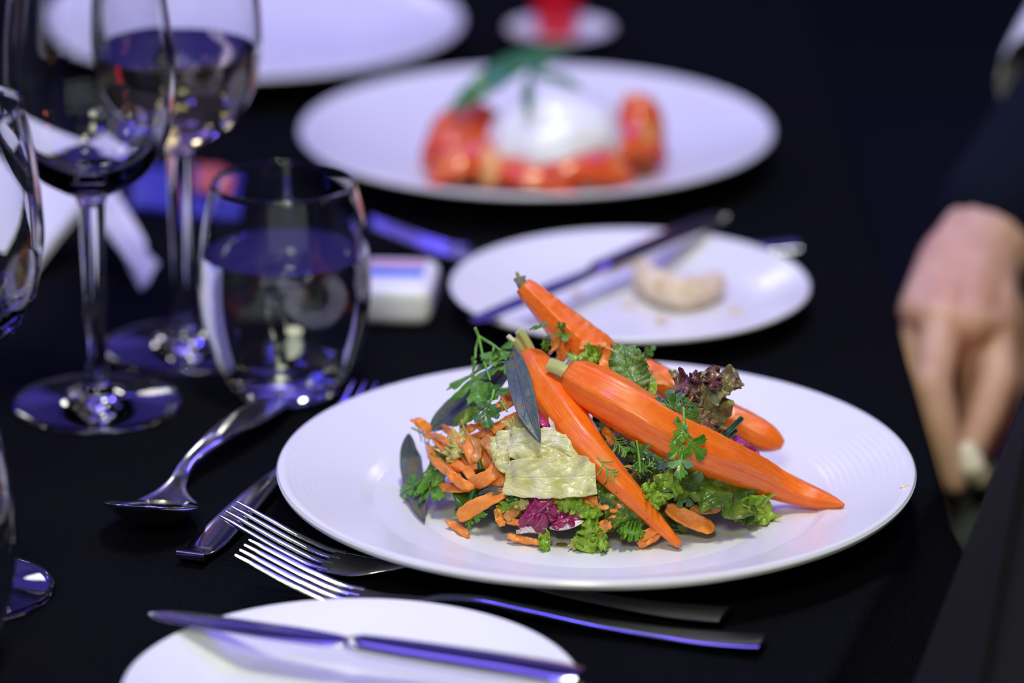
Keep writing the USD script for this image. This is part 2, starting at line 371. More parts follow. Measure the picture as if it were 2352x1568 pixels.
c = at(1232, 300, T0 + .022); BACKP = V(c[0], c[1], T0)
t = thing("coupe_plate", "white coupe plate holding the white cheese and tomatoes", "plate", BACKP)
part(t, "body", coupe_plate(), "porcelain", smooth=40)
c = at(565, 52, T0 + .022)
dup(t, V(c[0], c[1], T0), 0, "empty white coupe plate at the top left behind the wine glasses")
c = at(1447, 653, T0 + .016); SIDEB = V(c[0], c[1], T0)
t = thing("side_plate", "white side plate with a knife across it and a bread crust, behind the salad", "plate", SIDEB)
part(t, "body", side_plate(), "porcelain", smooth=40)
c = at(808, 1580, T0 + .016); SIDEF = V(c[0], c[1], T0)
dup(t, SIDEF, 0, "clean white side plate in the foreground with a butter knife across it")

# ------------------------------------------------------------------ glasses
def wine_glass_parts():
    bowl_out = smooth_profile([(.0062, .100), (.0085, .1045), (.016, .1085), (.027, .1165), (.0365, .132), (.0405, .152), (.0402, .172), (.0375, .195), (.034, .214)], 44)
    bowl_in = smooth_profile([(.0327, .214), (.0361, .195), (.0386, .172), (.0388, .152), (.0346, .1338), (.0250, .1210), (.014, .1146), (.006, .1125), (0, .1122)], 40)
    bowl = [tuple(p) for p in bowl_out] + [(.0337, .2146), (.0331, .2146)] + [(max(p[0], 0), p[1]) for p in bowl_in]
    stem = [tuple(p) for p in smooth_profile([(.0085, .0085), (.0058, .015), (.0050, .030), (.0052, .055), (.0058, .08), (.0062, .100)], 28)]
    foot = [(0, .0006), (.036, .0006), (.0395, .001), (.0402, .0021), (.0392, .0030), (.034, .0034), (.026, .0040), (.017, .0050), (.0115, .0066), (.0085, .0085)]
    foot = [foot[0], foot[1]] + [tuple(p) for p in smooth_profile(foot[2:], 24)]
    return lathe(bowl, 96), lathe(stem, 96), lathe(foot, 96), bowl_in
c = at(225, 925, T0 + .002)
b_, s_, f_, bowl_in = wine_glass_parts()
WG = thing("wine_glass", "empty stemmed wine glass standing left of the water tumbler, whole foot in view", "wine glass", V(c[0], c[1], T0))
part(WG, "bowl", b_, "glass", smooth=True); part(WG, "stem", s_, "glass", smooth=True); part(WG, "foot", f_, "glass", smooth=True)
c = at(424, 795, T0 + .002); WG2 = V(c[0], c[1], T0)
dup(WG, WG2, .5, "stemmed wine glass part filled with wine, behind the water tumbler")
c = at(-92, 1352, T0 + .002)
dup(WG, V(c[0], c[1], T0), 1.1, "stemmed wine glass cut off by the left edge of the frame")
lev = .152
inn = np.array([(max(r, 0), z) for r, z in bowl_in[::-1]]); inn = inn[inn[:, 1] < lev]
rl = np.interp(lev, bowl_in[::-1][:, 1], bowl_in[::-1][:, 0])
wine = [(0, .1120)] + [(r + .0002, z - .0001) for r, z in inn[1:]] + [(rl + .0002, lev), (rl - .0012, lev - .0004), (0, lev - .0005)]
t = thing("wine", "amber wine in the glass behind the water tumbler", "wine", WG2)
part(t, "liquid", lathe(wine, 96), "wine", smooth=40)

TUM_OUT = [(.0195, .0004), (.0225, .0008), (.0262, .004), (.0325, .015), (.0385, .033), (.0408, .052), (.0402, .068), (.0378, .087), (.0338, .1045)]
TUM_IN = [(.0326, .1045), (.0366, .087), (.0390, .068), (.0396, .052), (.0373, .034), (.0305, .0175), (.021, .0095), (.010, .0078), (0, .0076)]
def tumbler_mesh():
    prof = [(0, .0012), (.016, .0010)] + [tuple(p) for p in smooth_profile(TUM_OUT, 40)] + [(.0335, .1052), (.0329, .1052)] + [(max(p[0], 0), p[1]) for p in smooth_profile(TUM_IN, 40)]
    return lathe(prof, 96)
c = at(659, 902, T0); TUM = V(c[0], c[1], T0)
t = thing("tumbler", "stemless glass of water standing just left of the salad plate", "glass", TUM)
part(t, "body", tumbler_mesh(), "glass", smooth=True)
c = at(-183, 1530, T0); TUM2 = V(c[0], c[1], T0)
dup(t, TUM2, .3, "stemless glass of water cut off by the lower left edge of the frame")
def water_mesh(lev):
    ti = smooth_profile(TUM_IN, 60)[::-1]
    inn = np.array([(max(r, 0), z) for r, z in ti]); rl = np.interp(lev, inn[:, 1], inn[:, 0]); inn = inn[inn[:, 1] < lev]
    return lathe([(0, .0074)] + [(r + .0002, z - .0001) for r, z in inn[1:]] + [(rl + .0002, lev + .0006), (rl - .0006, lev + .0002), (rl - .002, lev - .0002), (0, lev - .0003)], 96)
t = thing("water", "clear water in the tumbler beside the salad plate", "water", TUM)
part(t, "liquid", water_mesh(.0705), "water", smooth=40)
dup(t, TUM2, 0, "clear water in the tumbler at the lower left edge")

# ------------------------------------------------------------------ cutlery (local: tip at x = 0, handle end at x = L)
def fork_parts(L):
    zc = [(0, .0225), (.06, .0165), (.13, .0100), (.2, .0052), (.26, .0040), (.33, .0062), (.40, .0092), (.46, .0098), (.55, .0080), (.7, .0050), (.86, .0038), (1, .0055)]
    X = lambda t: np.stack([t * L, 0 * t, curve_of(t, zc)], -1)
    ht = np.linspace(.355, 1, 40)
    handle = sweep(X(ht), curve_of(ht, [(.355, .0042), (.42, .0030), (.55, .0032), (.75, .0052), (.93, .0085), (1, .0094)]), curve_of(ht, [(.355, .0013), (.42, .0022), (.6, .0018), (1, .0012)]), n=16, power=2.6)
    rt = np.linspace(.205, .365, 16)
    root = sweep(X(rt), curve_of(rt, [(.205, .0122), (.25, .0120), (.30, .0096), (.34, .0056), (.365, .0040)]), .0011, n=16, power=3)
    tines = []
    for k in range(4):
        tt = np.linspace(0, .225, 18); p = X(tt)
        p[:, 1] = (k - 1.5) * .0066 * curve_of(tt, [(0, .9), (.225, 1.0)])
        tines.append(sweep(p, curve_of(tt, [(0, .0006), (.02, .0011), (.1, .0016), (.225, .0020)]), curve_of(tt, [(0, .0005), (.03, .0011), (.225, .0014)]), n=14, power=2.0))
    return handle, root, tines
def place_fork(tip, end):
    d = end - tip; d[2] = 0
    return V(tip[0], tip[1], T0), math.atan2(d[1], d[0]), np.linalg.norm(d)
p1, r1, L1 = place_fork(at(525, 1163, T0 + .0235), at(1666, 1408, T0 + .006))
FORK = thing("fork", "steel fork nearer the salad plate in the foreground pair, its tips raised", "fork", p1, r1)
h_, r_, ts = fork_parts(L1)
part(FORK, "handle", h_[:2], "steel", smooth=50); part(FORK, "head", r_[:2], "steel", smooth=50)
for q in ts: part(FORK, "tine", q[:2], "steel", smooth=50)
p2, r2, _ = place_fork(at(556, 1252, T0 + .0235), at(1640, 1456, T0 + .006))
dup(FORK, p2, r2, "steel fork nearer the front side plate in the foreground pair, half hidden by the plate")
p3, r3, _ = place_fork(at(852, 505, T0 + .0235), at(1775, 560, T0 + .006))
dup(FORK, p3, r3, "blurred steel fork lying between the cheese plate and the back side plate")

# dessert fork: handle end near the camera, tines beyond the tumbler
e1 = at(440, 1276, T0 + .005); tp = at(852, 880, T0 + .012)
d = tp - e1; Ld = np.linalg.norm(d[:2])
DF = thing("dessert_fork", "steel dessert fork slipped under the left rim of the salad plate, handle end forward", "fork", V(e1[0], e1[1], T0), math.atan2(d[1], d[0]))
zc = [(0, .006), (.05, .0035), (.2, .0055), (.45, .0075), (.60, .007), (.68, .005), (.78, .003), (.88, .005), (1, .012)]
X = lambda t: np.stack([t * Ld, 0 * t, curve_of(t, zc)], -1)
ht = np.linspace(0, .66, 40)
part(DF, "handle", sweep(X(ht), curve_of(ht, [(0, .0063), (.03, .0066), (.1, .0080), (.2, .0078), (.35, .0058), (.5, .0036), (.66, .0040)]), curve_of(ht, [(0, .0012), (.1, .0018), (.4, .0022), (.66, .0012)]), n=18, power=2.5)[:2], "steel", smooth=50)
part(DF, "handle_end", sweep(np.array([[-.0008, -.0064, .0052], [-.0008, .0064, .0052]]), .0012, .0018, n=12, power=3)[:2], "steel", smooth=50)
rt = np.linspace(.64, .80, 14)
part(DF, "head", sweep(X(rt), curve_of(rt, [(.64, .0040), (.70, .0090), (.80, .0100)]), .001, n=14, power=3)[:2], "steel", smooth=50)
for k in range(4):
    tt = np.linspace(.785, 1, 14); q = X(tt); q[:, 1] = (k - 1.5) * .0056
    part(DF, "tine", sweep(q, curve_of(tt, [(.785, .0017), (.95, .0012), (1, .0005)]), .001, n=10)[:2], "steel", smooth=50)

# dessert spoon: bowl tip towards the camera
bt = at(318, 1276, T0); nk = at(405, 1120, T0 + .012); he = at(660, 905, T0 + .006)
SP = thing("dessert_spoon", "steel spoon on the black cloth left of the salad plate, bowl towards the camera", "spoon", V(bt[0], bt[1], T0))
ax = unit(V(*(he - bt)[:2], 0)); sd = V(-ax[1], ax[0], 0)
ax2 = unit(V(.16, 1, 0)); sd2 = V(-ax2[1], ax2[0], 0)
def spoon_bowl():
    nu, nv = 30, 21; Lb, Wb, Db = .058, .0212, .0098
    top = []
    for i in range(nu):
        u = i / (nu - 1); w = Wb * (math.sin(math.pi * min(1, u * .97 + .02)) ** .55) * (1.08 - .25 * u)
        for j in range(nv):
            s = j / (nv - 1) * 2 - 1
            depth = Db * (1 - s * s) * math.sin(math.pi * min(1, max(0, u))) ** .7
            x = (u - .02) * Lb; z = .0228 - x * .355 - depth
            top.append(ax2 * x + sd2 * (s * w) + V(0, 0, z + .0065 * (u > 2)))
    return solid_grid(np.array(top).reshape(nu, nv, 3), .0011)
def solid_grid(g, th, nrm=None):
    nu, nv = g.shape[:2]
    du, dv = np.gradient(g, axis=0), np.gradient(g, axis=1)
    n = np.cross(du, dv); n /= np.maximum(np.linalg.norm(n, axis=2, keepdims=True), 1e-12)
    th = np.broadcast_to(np.asarray(th, float), (nu, nv))
    a, b = g + n * th[..., None] / 2, g - n * th[..., None] / 2
    idx = np.arange(nu * nv).reshape(nu, nv)
    q = np.stack([idx[:-1, :-1], idx[1:, :-1], idx[1:, 1:], idx[:-1, 1:]], -1).reshape(-1, 4)
    o = nu * nv
    f = [q, q[:, ::-1] + o]
    ring = np.concatenate([idx[0, :], idx[1:, -1], idx[-1, -2::-1], idx[-2:0:-1, 0]])
    r2 = np.roll(ring, -1)
    f.append(np.stack([ring, r2, r2 + o, ring + o], -1)[:, ::-1][:, ::-1])
    return np.vstack([a.reshape(-1, 3), b.reshape(-1, 3)]), np.vstack(f)
part(SP, "bowl", spoon_bowl(), "steel", smooth=60)
hp = spline([bt + ax2 * .0525 + V(0, 0, .0048), at(408, 1105, T0 + .0062), at(440, 1055, T0 + .010), at(500, 1003, T0 + .013), at(565, 962, T0 + .011), he], 44) - V(bt[0], bt[1], T0)
tt = np.linspace(0, 1, 44)
part(SP, "handle", sweep(hp, curve_of(tt, [(0, .0145), (.05, .0105), (.12, .0066), (.22, .0042), (.35, .0036), (.6, .0060), (.85, .0095), (1, .006)]), curve_of(tt, [(0, .0008), (.2, .0018), (.4, .0021), (1, .0012)]), n=16, power=2.4)[:2], "steel", smooth=50)

def make_knife(name, label, tip, end, zt, ze, blade_w, handle_w, rise=0):
    d = end - tip; L = np.linalg.norm(d[:2])
    k = thing(name, label, "knife", V(tip[0], tip[1], T0), math.atan2(d[1], d[0]))
    Z = lambda t: np.stack([t * L, 0 * t, (zt - T0) + (ze - zt) * t + rise * np.sin(np.pi * t)], -1)
    bt_ = np.linspace(0, .47, 26); p = Z(bt_); w = curve_of(bt_, [(0, .0012), (.02, .0045), (.08, blade_w * .85), (.3, blade_w), (.42, blade_w * .85), (.47, .004)])
    part(k, "blade", sweep(p, w, curve_of(bt_, [(0, .0005), (.2, .0008), (.47, .0016)]), n=14, power=2.4)[:2], "steel", smooth=50)
    ht_ = np.linspace(.46, 1, 30)
    part(k, "handle", sweep(Z(ht_), curve_of(ht_, [(.46, .0038), (.5, .0062), (.7, handle_w), (.95, handle_w * 1.1), (1, handle_w * .8)]), curve_of(ht_, [(.46, .0016), (.5, .0034), (.8, .0036), (1, .0026)]), n=16, power=2.8)[:2], "steel", smooth=50)
make_knife("butter_knife", "steel butter knife lying across the front side plate", at(345, 1408, T0 + .0215), at(1332, 1556, T0 + .0215), T0 + .0215, T0 + .0215, .0078, .0082)
make_knife("table_knife", "blurred dark knife lying across the back side plate", at(1085, 738, T0 + .0215), at(1655, 500, T0 + .0215), T0 + .0215, T0 + .0215, .0062, .0066)

# ------------------------------------------------------------------ small white pack, napkin, leaflet, red cup
c = at(905, 735, T0)
t = thing("white_pack", "small white rounded pack with pink and blue printed bands, right of the tumbler", "pack", V(c[0], c[1], T0), -.08)
part(t, "body", rbox((.040, .052, .021), .006, (0, .012, .0112)), "white_plastic")
part(t, "blue_print", box((.032, .012, .0006), (-.002, .010, .0219)), "print_blue", label="blue printed band")
part(t, "pink_print", box((.032, .010, .0006), (-.002, .024, .0219)), "print_pink", label="pink printed band")

def bent_sheet(corners, n, th, bow):
    a, b, c_, d = corners; u = np.linspace(0, 1, n)
    g = (a[None, None] * (1 - u)[:, None, None] * (1 - u)[None, :, None] + b[None, None] * u[:, None, None] * (1 - u)[None, :, None] + c_[None, None] * u[:, None, None] * u[None, :, None] + d[None, None] * (1 - u)[:, None, None] * u[None, :, None])
    g[..., 2] += bow * np.sin(np.pi * u)[:, None] * np.sin(np.pi * u)[None] + .0008 * np.sin(7 * u[:, None] + 3 * u[None])
    return solid_grid(g, th)
Z = T0
t = thing("folded_napkin", "white folded napkin standing open like a V behind the left wine glass", "napkin", V(*at(180, 560, T0)[:2], T0))
part(t, "flap", bent_sheet([at(60, 640, Z + .002), at(-160, 520, Z + .002), at(-40, 330, Z + .035), at(205, 455, Z + .035)], 14, .004, .004), "white_cloth", world=True, smooth=40)
part(t, "flap", bent_sheet([at(205, 470, Z + .034), at(190, 455, Z + .034), at(360, 610, Z + .006), at(330, 660, Z + .002)], 14, .004, .006), "white_cloth", world=True, smooth=40)
part(t, "fold", bent_sheet([at(205, 468, Z + .034), at(245, 420, Z + .03), at(335, 560, Z + .016), at(335, 655, Z + .003)], 14, .003, .0), "white_cloth", world=True, smooth=40)
t = thing("leaflet", "blue leaflet with a red band lying behind the wine glasses", "leaflet", V(*at(420, 420, T0)[:2], T0))
part(t, "sheet", bent_sheet([at(300, 478, Z + .003), at(530, 505, Z + .003), at(540, 400, Z + .004), at(310, 380, Z + .004)], 10, .003, .003), "paper_blue", world=True)
part(t, "red_band", bent_sheet([at(450, 440, Z + .009), at(512, 450, Z + .009), at(520, 392, Z + .014), at(455, 378, Z + .014)], 8, .002, .003), "paper_red", world=True, label="red band")
c = at(1286, 100, T0)
RC = V(c[0], c[1], T0)
t = thing("saucer", "small white saucer behind the cheese plate, under the red cup", "saucer", RC)
part(t, "body", lathe([(0, .002), (.018, .0008), (.022, .003), (.031, .0085), (.0325, .0105), (.031, .0108), (.021, .006), (0, .005)], 64), "porcelain", smooth=40)
t = thing("red_cup", "tall red tapered cup standing on the small saucer at the top edge", "cup", RC + V(-.002, 0, .0052))
part(t, "body", lathe([(0, .0003), (.010, .0003), (.0125, .004), (.0155, .025), (.0195, .06), (.0205, .075), (.0195, .075), (.0145, .025), (.011, .006), (0, .005)], 48), "red_drink", smooth=40)

# ------------------------------------------------------------------ the near chair
def slab(points_front, thick, dirn, mat_parent):
    pass
LEFT0, LEFT1 = atd(2098, 1568, 1.735), atd(2352, 905, 1.80)         # left edge of the back rest, low and high
RGT0, RGT1 = atd(2247, 1568, 1.690), atd(2352, 1015, 1.745)
t = thing("banquet_chair", "black fabric covered chair pushed in at the lower right corner", "chair", V(.42, -.30, 0))
def chair_back():
    # cross-sections up the reclined back rest: narrow left side, rounded corner, rear panel running to the right
    rows = []
    for s_ in (-3.2, -1.6, -.8, -.5, *np.linspace(-.25, 1.9, 22)):
        e = max(s_, -.25); a, b = LEFT0 + (LEFT1 - LEFT0) * e, RGT0 + (RGT1 - RGT0) * e
        if s_ < -.25: dv = V(.10, -.03, -.12) * (-.25 - s_); a, b = a + dv, b + dv
        wd = b - a; far = b + V(.40, -.14, .0); back = a + V(.42, -.04, .0)
        rows.append([a, a + wd * .35 + V(0, -.002, .0012), a + wd * .8 + V(0, -.002, .0012), b, b + (far - b) * .012 + V(0, .004, -.004), b + (far - b) * .05, b + (far - b) * .35, b + (far - b) * .7, far, back])
    g = np.array(rows); k, n = g.shape[:2]
    F = np.array([(i * n + j, i * n + (j + 1) % n, (i + 1) * n + (j + 1) % n, (i + 1) * n + j) for i in range(k - 1) for j in range(n)])
    caps = [(0, j + 1, j) for j in range(1, n - 1)] + [((k - 1) * n, (k - 1) * n + j, (k - 1) * n + j + 1) for j in range(1, n - 1)]
    return g.reshape(-1, 3), np.vstack([F[:, [0, 1, 2]], F[:, [0, 2, 3]], caps])
part(t, "cover", chair_back(), "chair_cloth", world=True, smooth=35)
part(t, "seat", rbox((.40, .40, .07), .02, (.12, -.10, .44)), "chair_cloth")
for sx in (-1, 1):
    for sy in (-1, 1):
        part(t, "leg", sweep(np.array([[.12 + sx * .17, -.10 + sy * .17, .42], [.12 + sx * .18, -.10 + sy * .18, .0]]), .012, .012)[:2], "shoe")

# ------------------------------------------------------------------ the standing person at the right
W = atd(2222, 620, 2.27)
def pt(px, py, dp): return atd(px, py, dp + .05)
PB = V(.50, .45, 0)
t = thing("person", "person in a dark navy jacket at the right, hand hanging beside the table", "person", PB)
EL = atd(2700, 0, 2.41); SH = EL + V(.10, .0, .30)
kn = [pt(2118, 715, 2.185), pt(2165, 735, 2.17), pt(2222, 745, 2.17), pt(2285, 745, 2.185)]    # knuckles little? .. index
tip = pt(2212, 1090, 2.16)
hand = [((W, .027), (kn[0], .0125)), ((W, .027), (kn[1], .0135)), ((W, .027), (kn[2], .0135)), ((W, .027), (kn[3], .0130)),
        ((kn[0], .0125), (kn[1], .0130)), ((kn[1], .013), (kn[2], .013)), ((kn[2], .013), (kn[3], .013)),
        ((W, .026), (EL, .038))]
def finger(a, b, c, d, r): return [((a, r), (b, r * .92)), ((b, r * .92), (c, r * .82)), ((c, r * .82), (d, r * .68))]
fingers = finger(kn[0], pt(2105, 850, 2.18), pt(2140, 950, 2.18), pt(2175, 1035, 2.185), .0100)
fingers += finger(kn[1], pt(2140, 880, 2.15), pt(2165, 990, 2.15), pt(2192, 1100, 2.155), .0112)
fingers += finger(kn[2], pt(2240, 880, 2.19), pt(2235, 960, 2.20), pt(2228, 1035, 2.20), .0100)
fingers += finger(kn[3], pt(2292, 870, 2.17), pt(2262, 960, 2.165), pt(2226, 1045, 2.165), .0112)
thumb = [((W, .02), (pt(2300, 720, 2.22), .0145)), ((pt(2300, 720, 2.22), .0145), (pt(2318, 850, 2.225), .0125)), ((pt(2318, 850, 2.225), .0125), (pt(2290, 950, 2.21), .0105)), ((pt(2290, 950, 2.21), .0105), (pt(2250, 1030, 2.19), .0085))]
PEL = V(.50, .44, .95); CHST = V(.50, .44, 1.28); NECK = V(.49, .44, 1.46); HEAD = V(.47, .44, 1.62)
SHR = V(.48, .62, 1.38); ELR = V(.46, .70, 1.10); WRR = V(.45, .66, .90)
rh = [((WRR, .026), (WRR + V(-.05, -.03, -.05), .026))]
rf = []
for k, (o, l) in enumerate([((-.02, .02, 0), .07), ((-.02, .007, 0), .08), ((-.02, -.007, 0), .076), ((-.02, -.02, 0), .06)]):
    b0 = WRR + V(-.05, -.03, -.05) + V(*o); rf += finger(b0, b0 + V(-.02, -.005, -l * .45), b0 + V(-.015, -.005, -l * .8), b0 + V(-.005, 0, -l), .0095)
rf += finger(WRR + V(-.03, .01, -.02), WRR + V(-.05, .03, -.05), WRR + V(-.06, .03, -.075), WRR + V(-.06, .02, -.095), .0105)
head = m3.Manifold.sphere(.1, 40).scale((.95, .78, 1.16)).translate(tuple(HEAD))
jaw = m3.Manifold.sphere(.055, 30).translate(tuple(HEAD + V(-.045, 0, -.065)))
nose = m3.Manifold.batch_hull([m3.Manifold.sphere(.012, 14).translate(tuple(HEAD + V(-.108, 0, -.018))), m3.Manifold.sphere(.008, 14).translate(tuple(HEAD + V(-.09, 0, .03)))])
ears = [m3.Manifold.sphere(.028, 16).scale((.6, .3, 1.1)).translate(tuple(HEAD + V(.01, s * .08, -.005))) for s in (-1, 1)]
neck = bones([((NECK + V(.01, 0, -.06), .058), (HEAD + V(.01, 0, -.08), .052))])
inner = bones([((EL, .036), (SH, .05)), ((SH, .05), (CHST, .09)), ((CHST, .10), (PEL, .1)), ((CHST, .09), (NECK, .055)), ((CHST, .09), (SHR, .05)), ((SHR, .05), (ELR, .036)), ((ELR, .036), (WRR, .025))])
body = m3.Manifold.batch_boolean([bones(hand), bones(fingers), bones(thumb), bones(rh), bones(rf), head, jaw, nose, neck, inner] + ears, m3.OpType.Add)
part(t, "body", skin_over(body, .006, 8), "skin", world=True, smooth=True)
hairm = (m3.Manifold.sphere(.108, 40).scale((.98, .82, 1.12)).translate(tuple(HEAD + V(.016, 0, .022)))) - m3.Manifold.cube((.2, .3, .2), True).translate(tuple(HEAD + V(-.13, 0, -.06))) - m3.Manifold.cube((.3, .3, .2), True).translate(tuple(HEAD + V(0, 0, -.13)))
part(t, "hair", skin_over(hairm, .012, 6), "hair", world=True, smooth=True)
for s in (-1, 1):
    part(t, "eye", trimesh.creation.icosphere(2, .011).apply_translation(HEAD + V(-.084, s * .032, .008)), "white_plastic", world=True, smooth=True)
CUFF = atd(2305, 490, 2.295)
jk = bones([((CUFF, .035), (EL, .052)), ((EL, .058), (SH, .075)), ((SH, .075), (CHST, .13)), ((CHST, .14), (V(.50, .44, .85), .15)), ((CHST, .13), (NECK + V(0, 0, -.06), .075)), ((CHST, .13), (SHR, .075)), ((SHR, .075), (ELR, .055)), ((ELR, .055), (WRR + V(.01, .01, .03), .042))])
part(t, "jacket", skin_over(jk, .018, 6), "suit", world=True, smooth=True)
legs = bones([((V(.50, .36, .88), .12), (V(.49, .34, .48), .075)), ((V(.49, .34, .48), .075), (V(.52, .34, .09), .055)), ((V(.50, .54, .88), .12), (V(.49, .56, .48), .075)), ((V(.49, .56, .48), .075), (V(.52, .56, .09), .055)), ((V(.50, .36, .88), .12), (V(.50, .54, .88), .12))])
part(t, "trousers", skin_over(legs, .02, 5), "trousers", world=True, smooth=True)
for y in (.34, .56):
    part(t, "shoe", skin_over(bones([((V(.55, y, .045), .045), (V(.40, y, .035), .035))]) - m3.Manifold.cube((1, 1, .2), True).translate((.5, y, -.1)), .012, 3), "shoe", world=True, smooth=True)

# what the hand holds, and the white cloth over the sleeve
g = []
for i, u in enumerate(np.linspace(0, 1, 22)):
    a = atd(2200 + 6 * u, 1020 + 250 * u, 2.24 + .02 * u); wl = .004 + .022 * min(1, u * 2.2)
    g.append([a + V(s * wl + .004 * (u > .1), .010 * math.sin(5 * s + 3 * u) * u + .0, .002 * math.cos(4 * s)) for s in np.linspace(-1, 1.2, 15)])
t = thing("grey_cloth", "grey cloth hanging from the fingertips of the person at the right", "cloth", g[0][7])
part(t, "sheet", solid_grid(np.array(g), .002), "grey_cloth", world=True, smooth=40)
p = atd(2236, 1062, 2.205)
t = thing("cream_scrap", "small cream piece pinched between the fingertips at the right", "scrap", p)
part(t, "piece", skin_over(bones([((atd(2222, 1040, 2.20), .006), (atd(2232, 1070, 2.20), .007)), ((atd(2232, 1070, 2.20), .007), (atd(2250, 1095, 2.205), .0055))]), .002, 4), "cream", world=True, smooth=True)
A_, B_ = CUFF + (EL - CUFF) * .56, CUFF + (EL - CUFF) * .86
t = thing("white_folded_cloth", "white folded cloth wrapped over the dark sleeve at the right edge", "cloth", A_)
shell = bones([((A_, .0575), ((A_ + B_) / 2, .0625)), (((A_ + B_) / 2, .0625), (B_, .0600))]) - bones([((A_ - (EL - CUFF) * .4, .0535), (B_ + (EL - CUFF) * .4, .0535))])
part(t, "fold", skin_over(shell, .008, 4), "white_cloth", world=True, smooth=True)

# ------------------------------------------------------------------ food on the cheese plate
BZ = T0 + .0065
def on_back(px, py, h=0.0): return at(px, py, BZ + h)
def blob(centre, size, seed, amp=.12, sub=4, rot=0):
    m = trimesh.creation.icosphere(sub, 1.0); v = m.vertices
    v = v * (1 + amp * (meshkit.fbm(v * 1.6 + 5 * seed, 3, seed) - .5)[:, None] * 2) * np.array(size)
    c_, s_ = math.cos(rot), math.sin(rot); v = v @ np.array([[c_, s_, 0], [-s_, c_, 0], [0, 0, 1]])
    return v + centre, m.faces
c = on_back(1278, 330, .026)
t = thing("burrata", "white ball of soft cheese between the tomato pieces on the back plate", "cheese", c)
part(t, "ball", blob(c, (.038, .032, .030), 3, .14), "burrata", world=True, smooth=True)
def wedge(name, label, centre, size, rot, seed, cut=True):
    t = thing(name, label, "tomato", centre)
    m = m3.Manifold.sphere(1, 40)
    h = m.split_by_plane(V(.25, .5, .85), -.15)[0] if cut else m
    me = h.refine(2).to_mesh(); v = me.vert_properties[:, :3] * np.array(size) * 1.18
    c_, s_ = math.cos(rot), math.sin(rot); v = v @ np.array([[c_, s_, 0], [-s_, c_, 0], [0, 0, 1]])
    v = v + .0015 * (meshkit.fbm(v * 90 + seed, 2, seed)[:, None] - .5)
    part(t, "flesh", (v + centre, me.tri_verts), "tomato", world=True, smooth=40)
    return t
wedge("tomato_wedge", "dark red tomato piece under the long leaf at the left of the cheese", on_back(1075, 330, .016), (.020, .018, .020), .4, 1)
t = wedge("tomato_wedge", "tomato piece with an orange cut face at the front left of the cheese", on_back(1075, 400, .013), (.022, .017, .018), 1.0, 2)
part(t, "cut_face", blob(on_back(1120, 385, .020), (.006, .012, .011), 4, .1, 3, .4), "tomato_flesh", world=True, smooth=True, label="pale orange cut face")
t = wedge("tomato_wedge", "yellow orange tomato piece at the far left of the cheese", on_back(1030, 375, .016), (.013, .014, .018), .2, 3)
part(t, "cut_face", blob(on_back(1043, 355, .02), (.006, .016, .008), 9, .1, 3, -.9), "tomato_flesh", world=True, smooth=True, label="yellow orange cut face")
wedge("tomato_wedge", "red tomato piece in front of the cheese, nearest the plate edge", on_back(1205, 425, .010), (.026, .015, .014), -.2, 4)
wedge("tomato_wedge", "glossy red tomato piece at the front right of the cheese", on_back(1330, 415, .012), (.026, .016, .016), .3, 5)
wedge("tomato_wedge", "orange red tomato piece at the right of the cheese", on_back(1435, 370, .014), (.022, .018, .020), .8, 6)
t = wedge("tomato_wedge", "upright tomato piece with a pale tip at the far right of the cheese", on_back(1470, 320, .024), (.012, .012, .022), .3, 7)
part(t, "tip", blob(on_back(1452, 245, .026), (.007, .006, .008), 5, .15, 3), "tomato_flesh", world=True, smooth=True, label="pale orange tip")

# ------------------------------------------------------------------ leaves
def blade(spine, width, nrm, prof, nu=26, nv=13, cup=.0, fold=.0, ripple=.0, freq=6., jag=.0, th=.0004, seed=0, twist=0., rough=0., wavey=0.):
    """A leaf blade: a solid sheet along a 3-D spine. prof: half-width along it (0..1); ripple: frilled edge; jag: ragged outline."""
    P = spline(spine, nu); T, S, N = frames(P, nrm)
    if twist:
        a = np.linspace(-twist, twist, nu)[:, None]; S, N = S * np.cos(a) + N * np.sin(a), N * np.cos(a) - S * np.sin(a)
    t = np.linspace(0, 1, nu); w = np.maximum(curve_of(t, prof), .01) * width / 2
    r = np.random.default_rng(1000 + seed)
    s = np.linspace(-1, 1, nv)
    ph = r.uniform(0, 6, 4)
    g = np.zeros((nu, nv, 3))
    for j, sj in enumerate(s):
        e = abs(sj)
        jg = 1 + (jag * (.5 * np.sin(t * 31 + ph[0] * (1 + (sj > 0))) + .5 * r.uniform(-1, 1, nu)) if e > .99 else 0)
        off = cup * (sj * sj) * w + fold * e * w + ripple * e ** 2 * (np.sin(freq * 2 * np.pi * t + ph[1] + 1.7 * (sj > 0)) + .6 * np.sin(freq * 3.7 * np.pi * t + ph[2])) 
        off = off + wavey * np.sin(3 * np.pi * t + ph[3]) * sj
        g[:, j] = P + S * (sj * w * jg)[:, None] + N * off[:, None]
    if rough:
        q = g.reshape(-1, 3) * 160
        g += (rough * (meshkit.fbm(q + seed, 3, seed) - .5)).reshape(nu, nv, 1) * N[:, None] * 2
    v, f = solid_grid(g, th)
    uv1 = np.stack(np.broadcast_arrays(s[None] * .5 + .5, t[:, None]), -1).reshape(-1, 2)
    return v, f, np.vstack([uv1, uv1])
def put(parent, name, m, mat_, label=None):
    return part(parent, name, (m[0], m[1]), mat_, uv=m[2], world=True, label=label)
ELONG = [(0, .12), (.06, .42), (.2, .8), (.45, 1.), (.7, .85), (.9, .42), (1, .06)]
OVAL = [(0, .25), (.12, .7), (.35, 1), (.65, .95), (.88, .6), (1, .12)]
FAN = [(0, .3), (.2, .55), (.5, .85), (.8, 1), (.95, .85), (1, .6)]
SLAB = [(0, .75), (.15, .9), (.5, 1), (.85, .98), (1, .9)]
RIB = [(0, .45), (.07, .8), (.22, 1), (.8, .94), (.94, .7), (1, .3)]

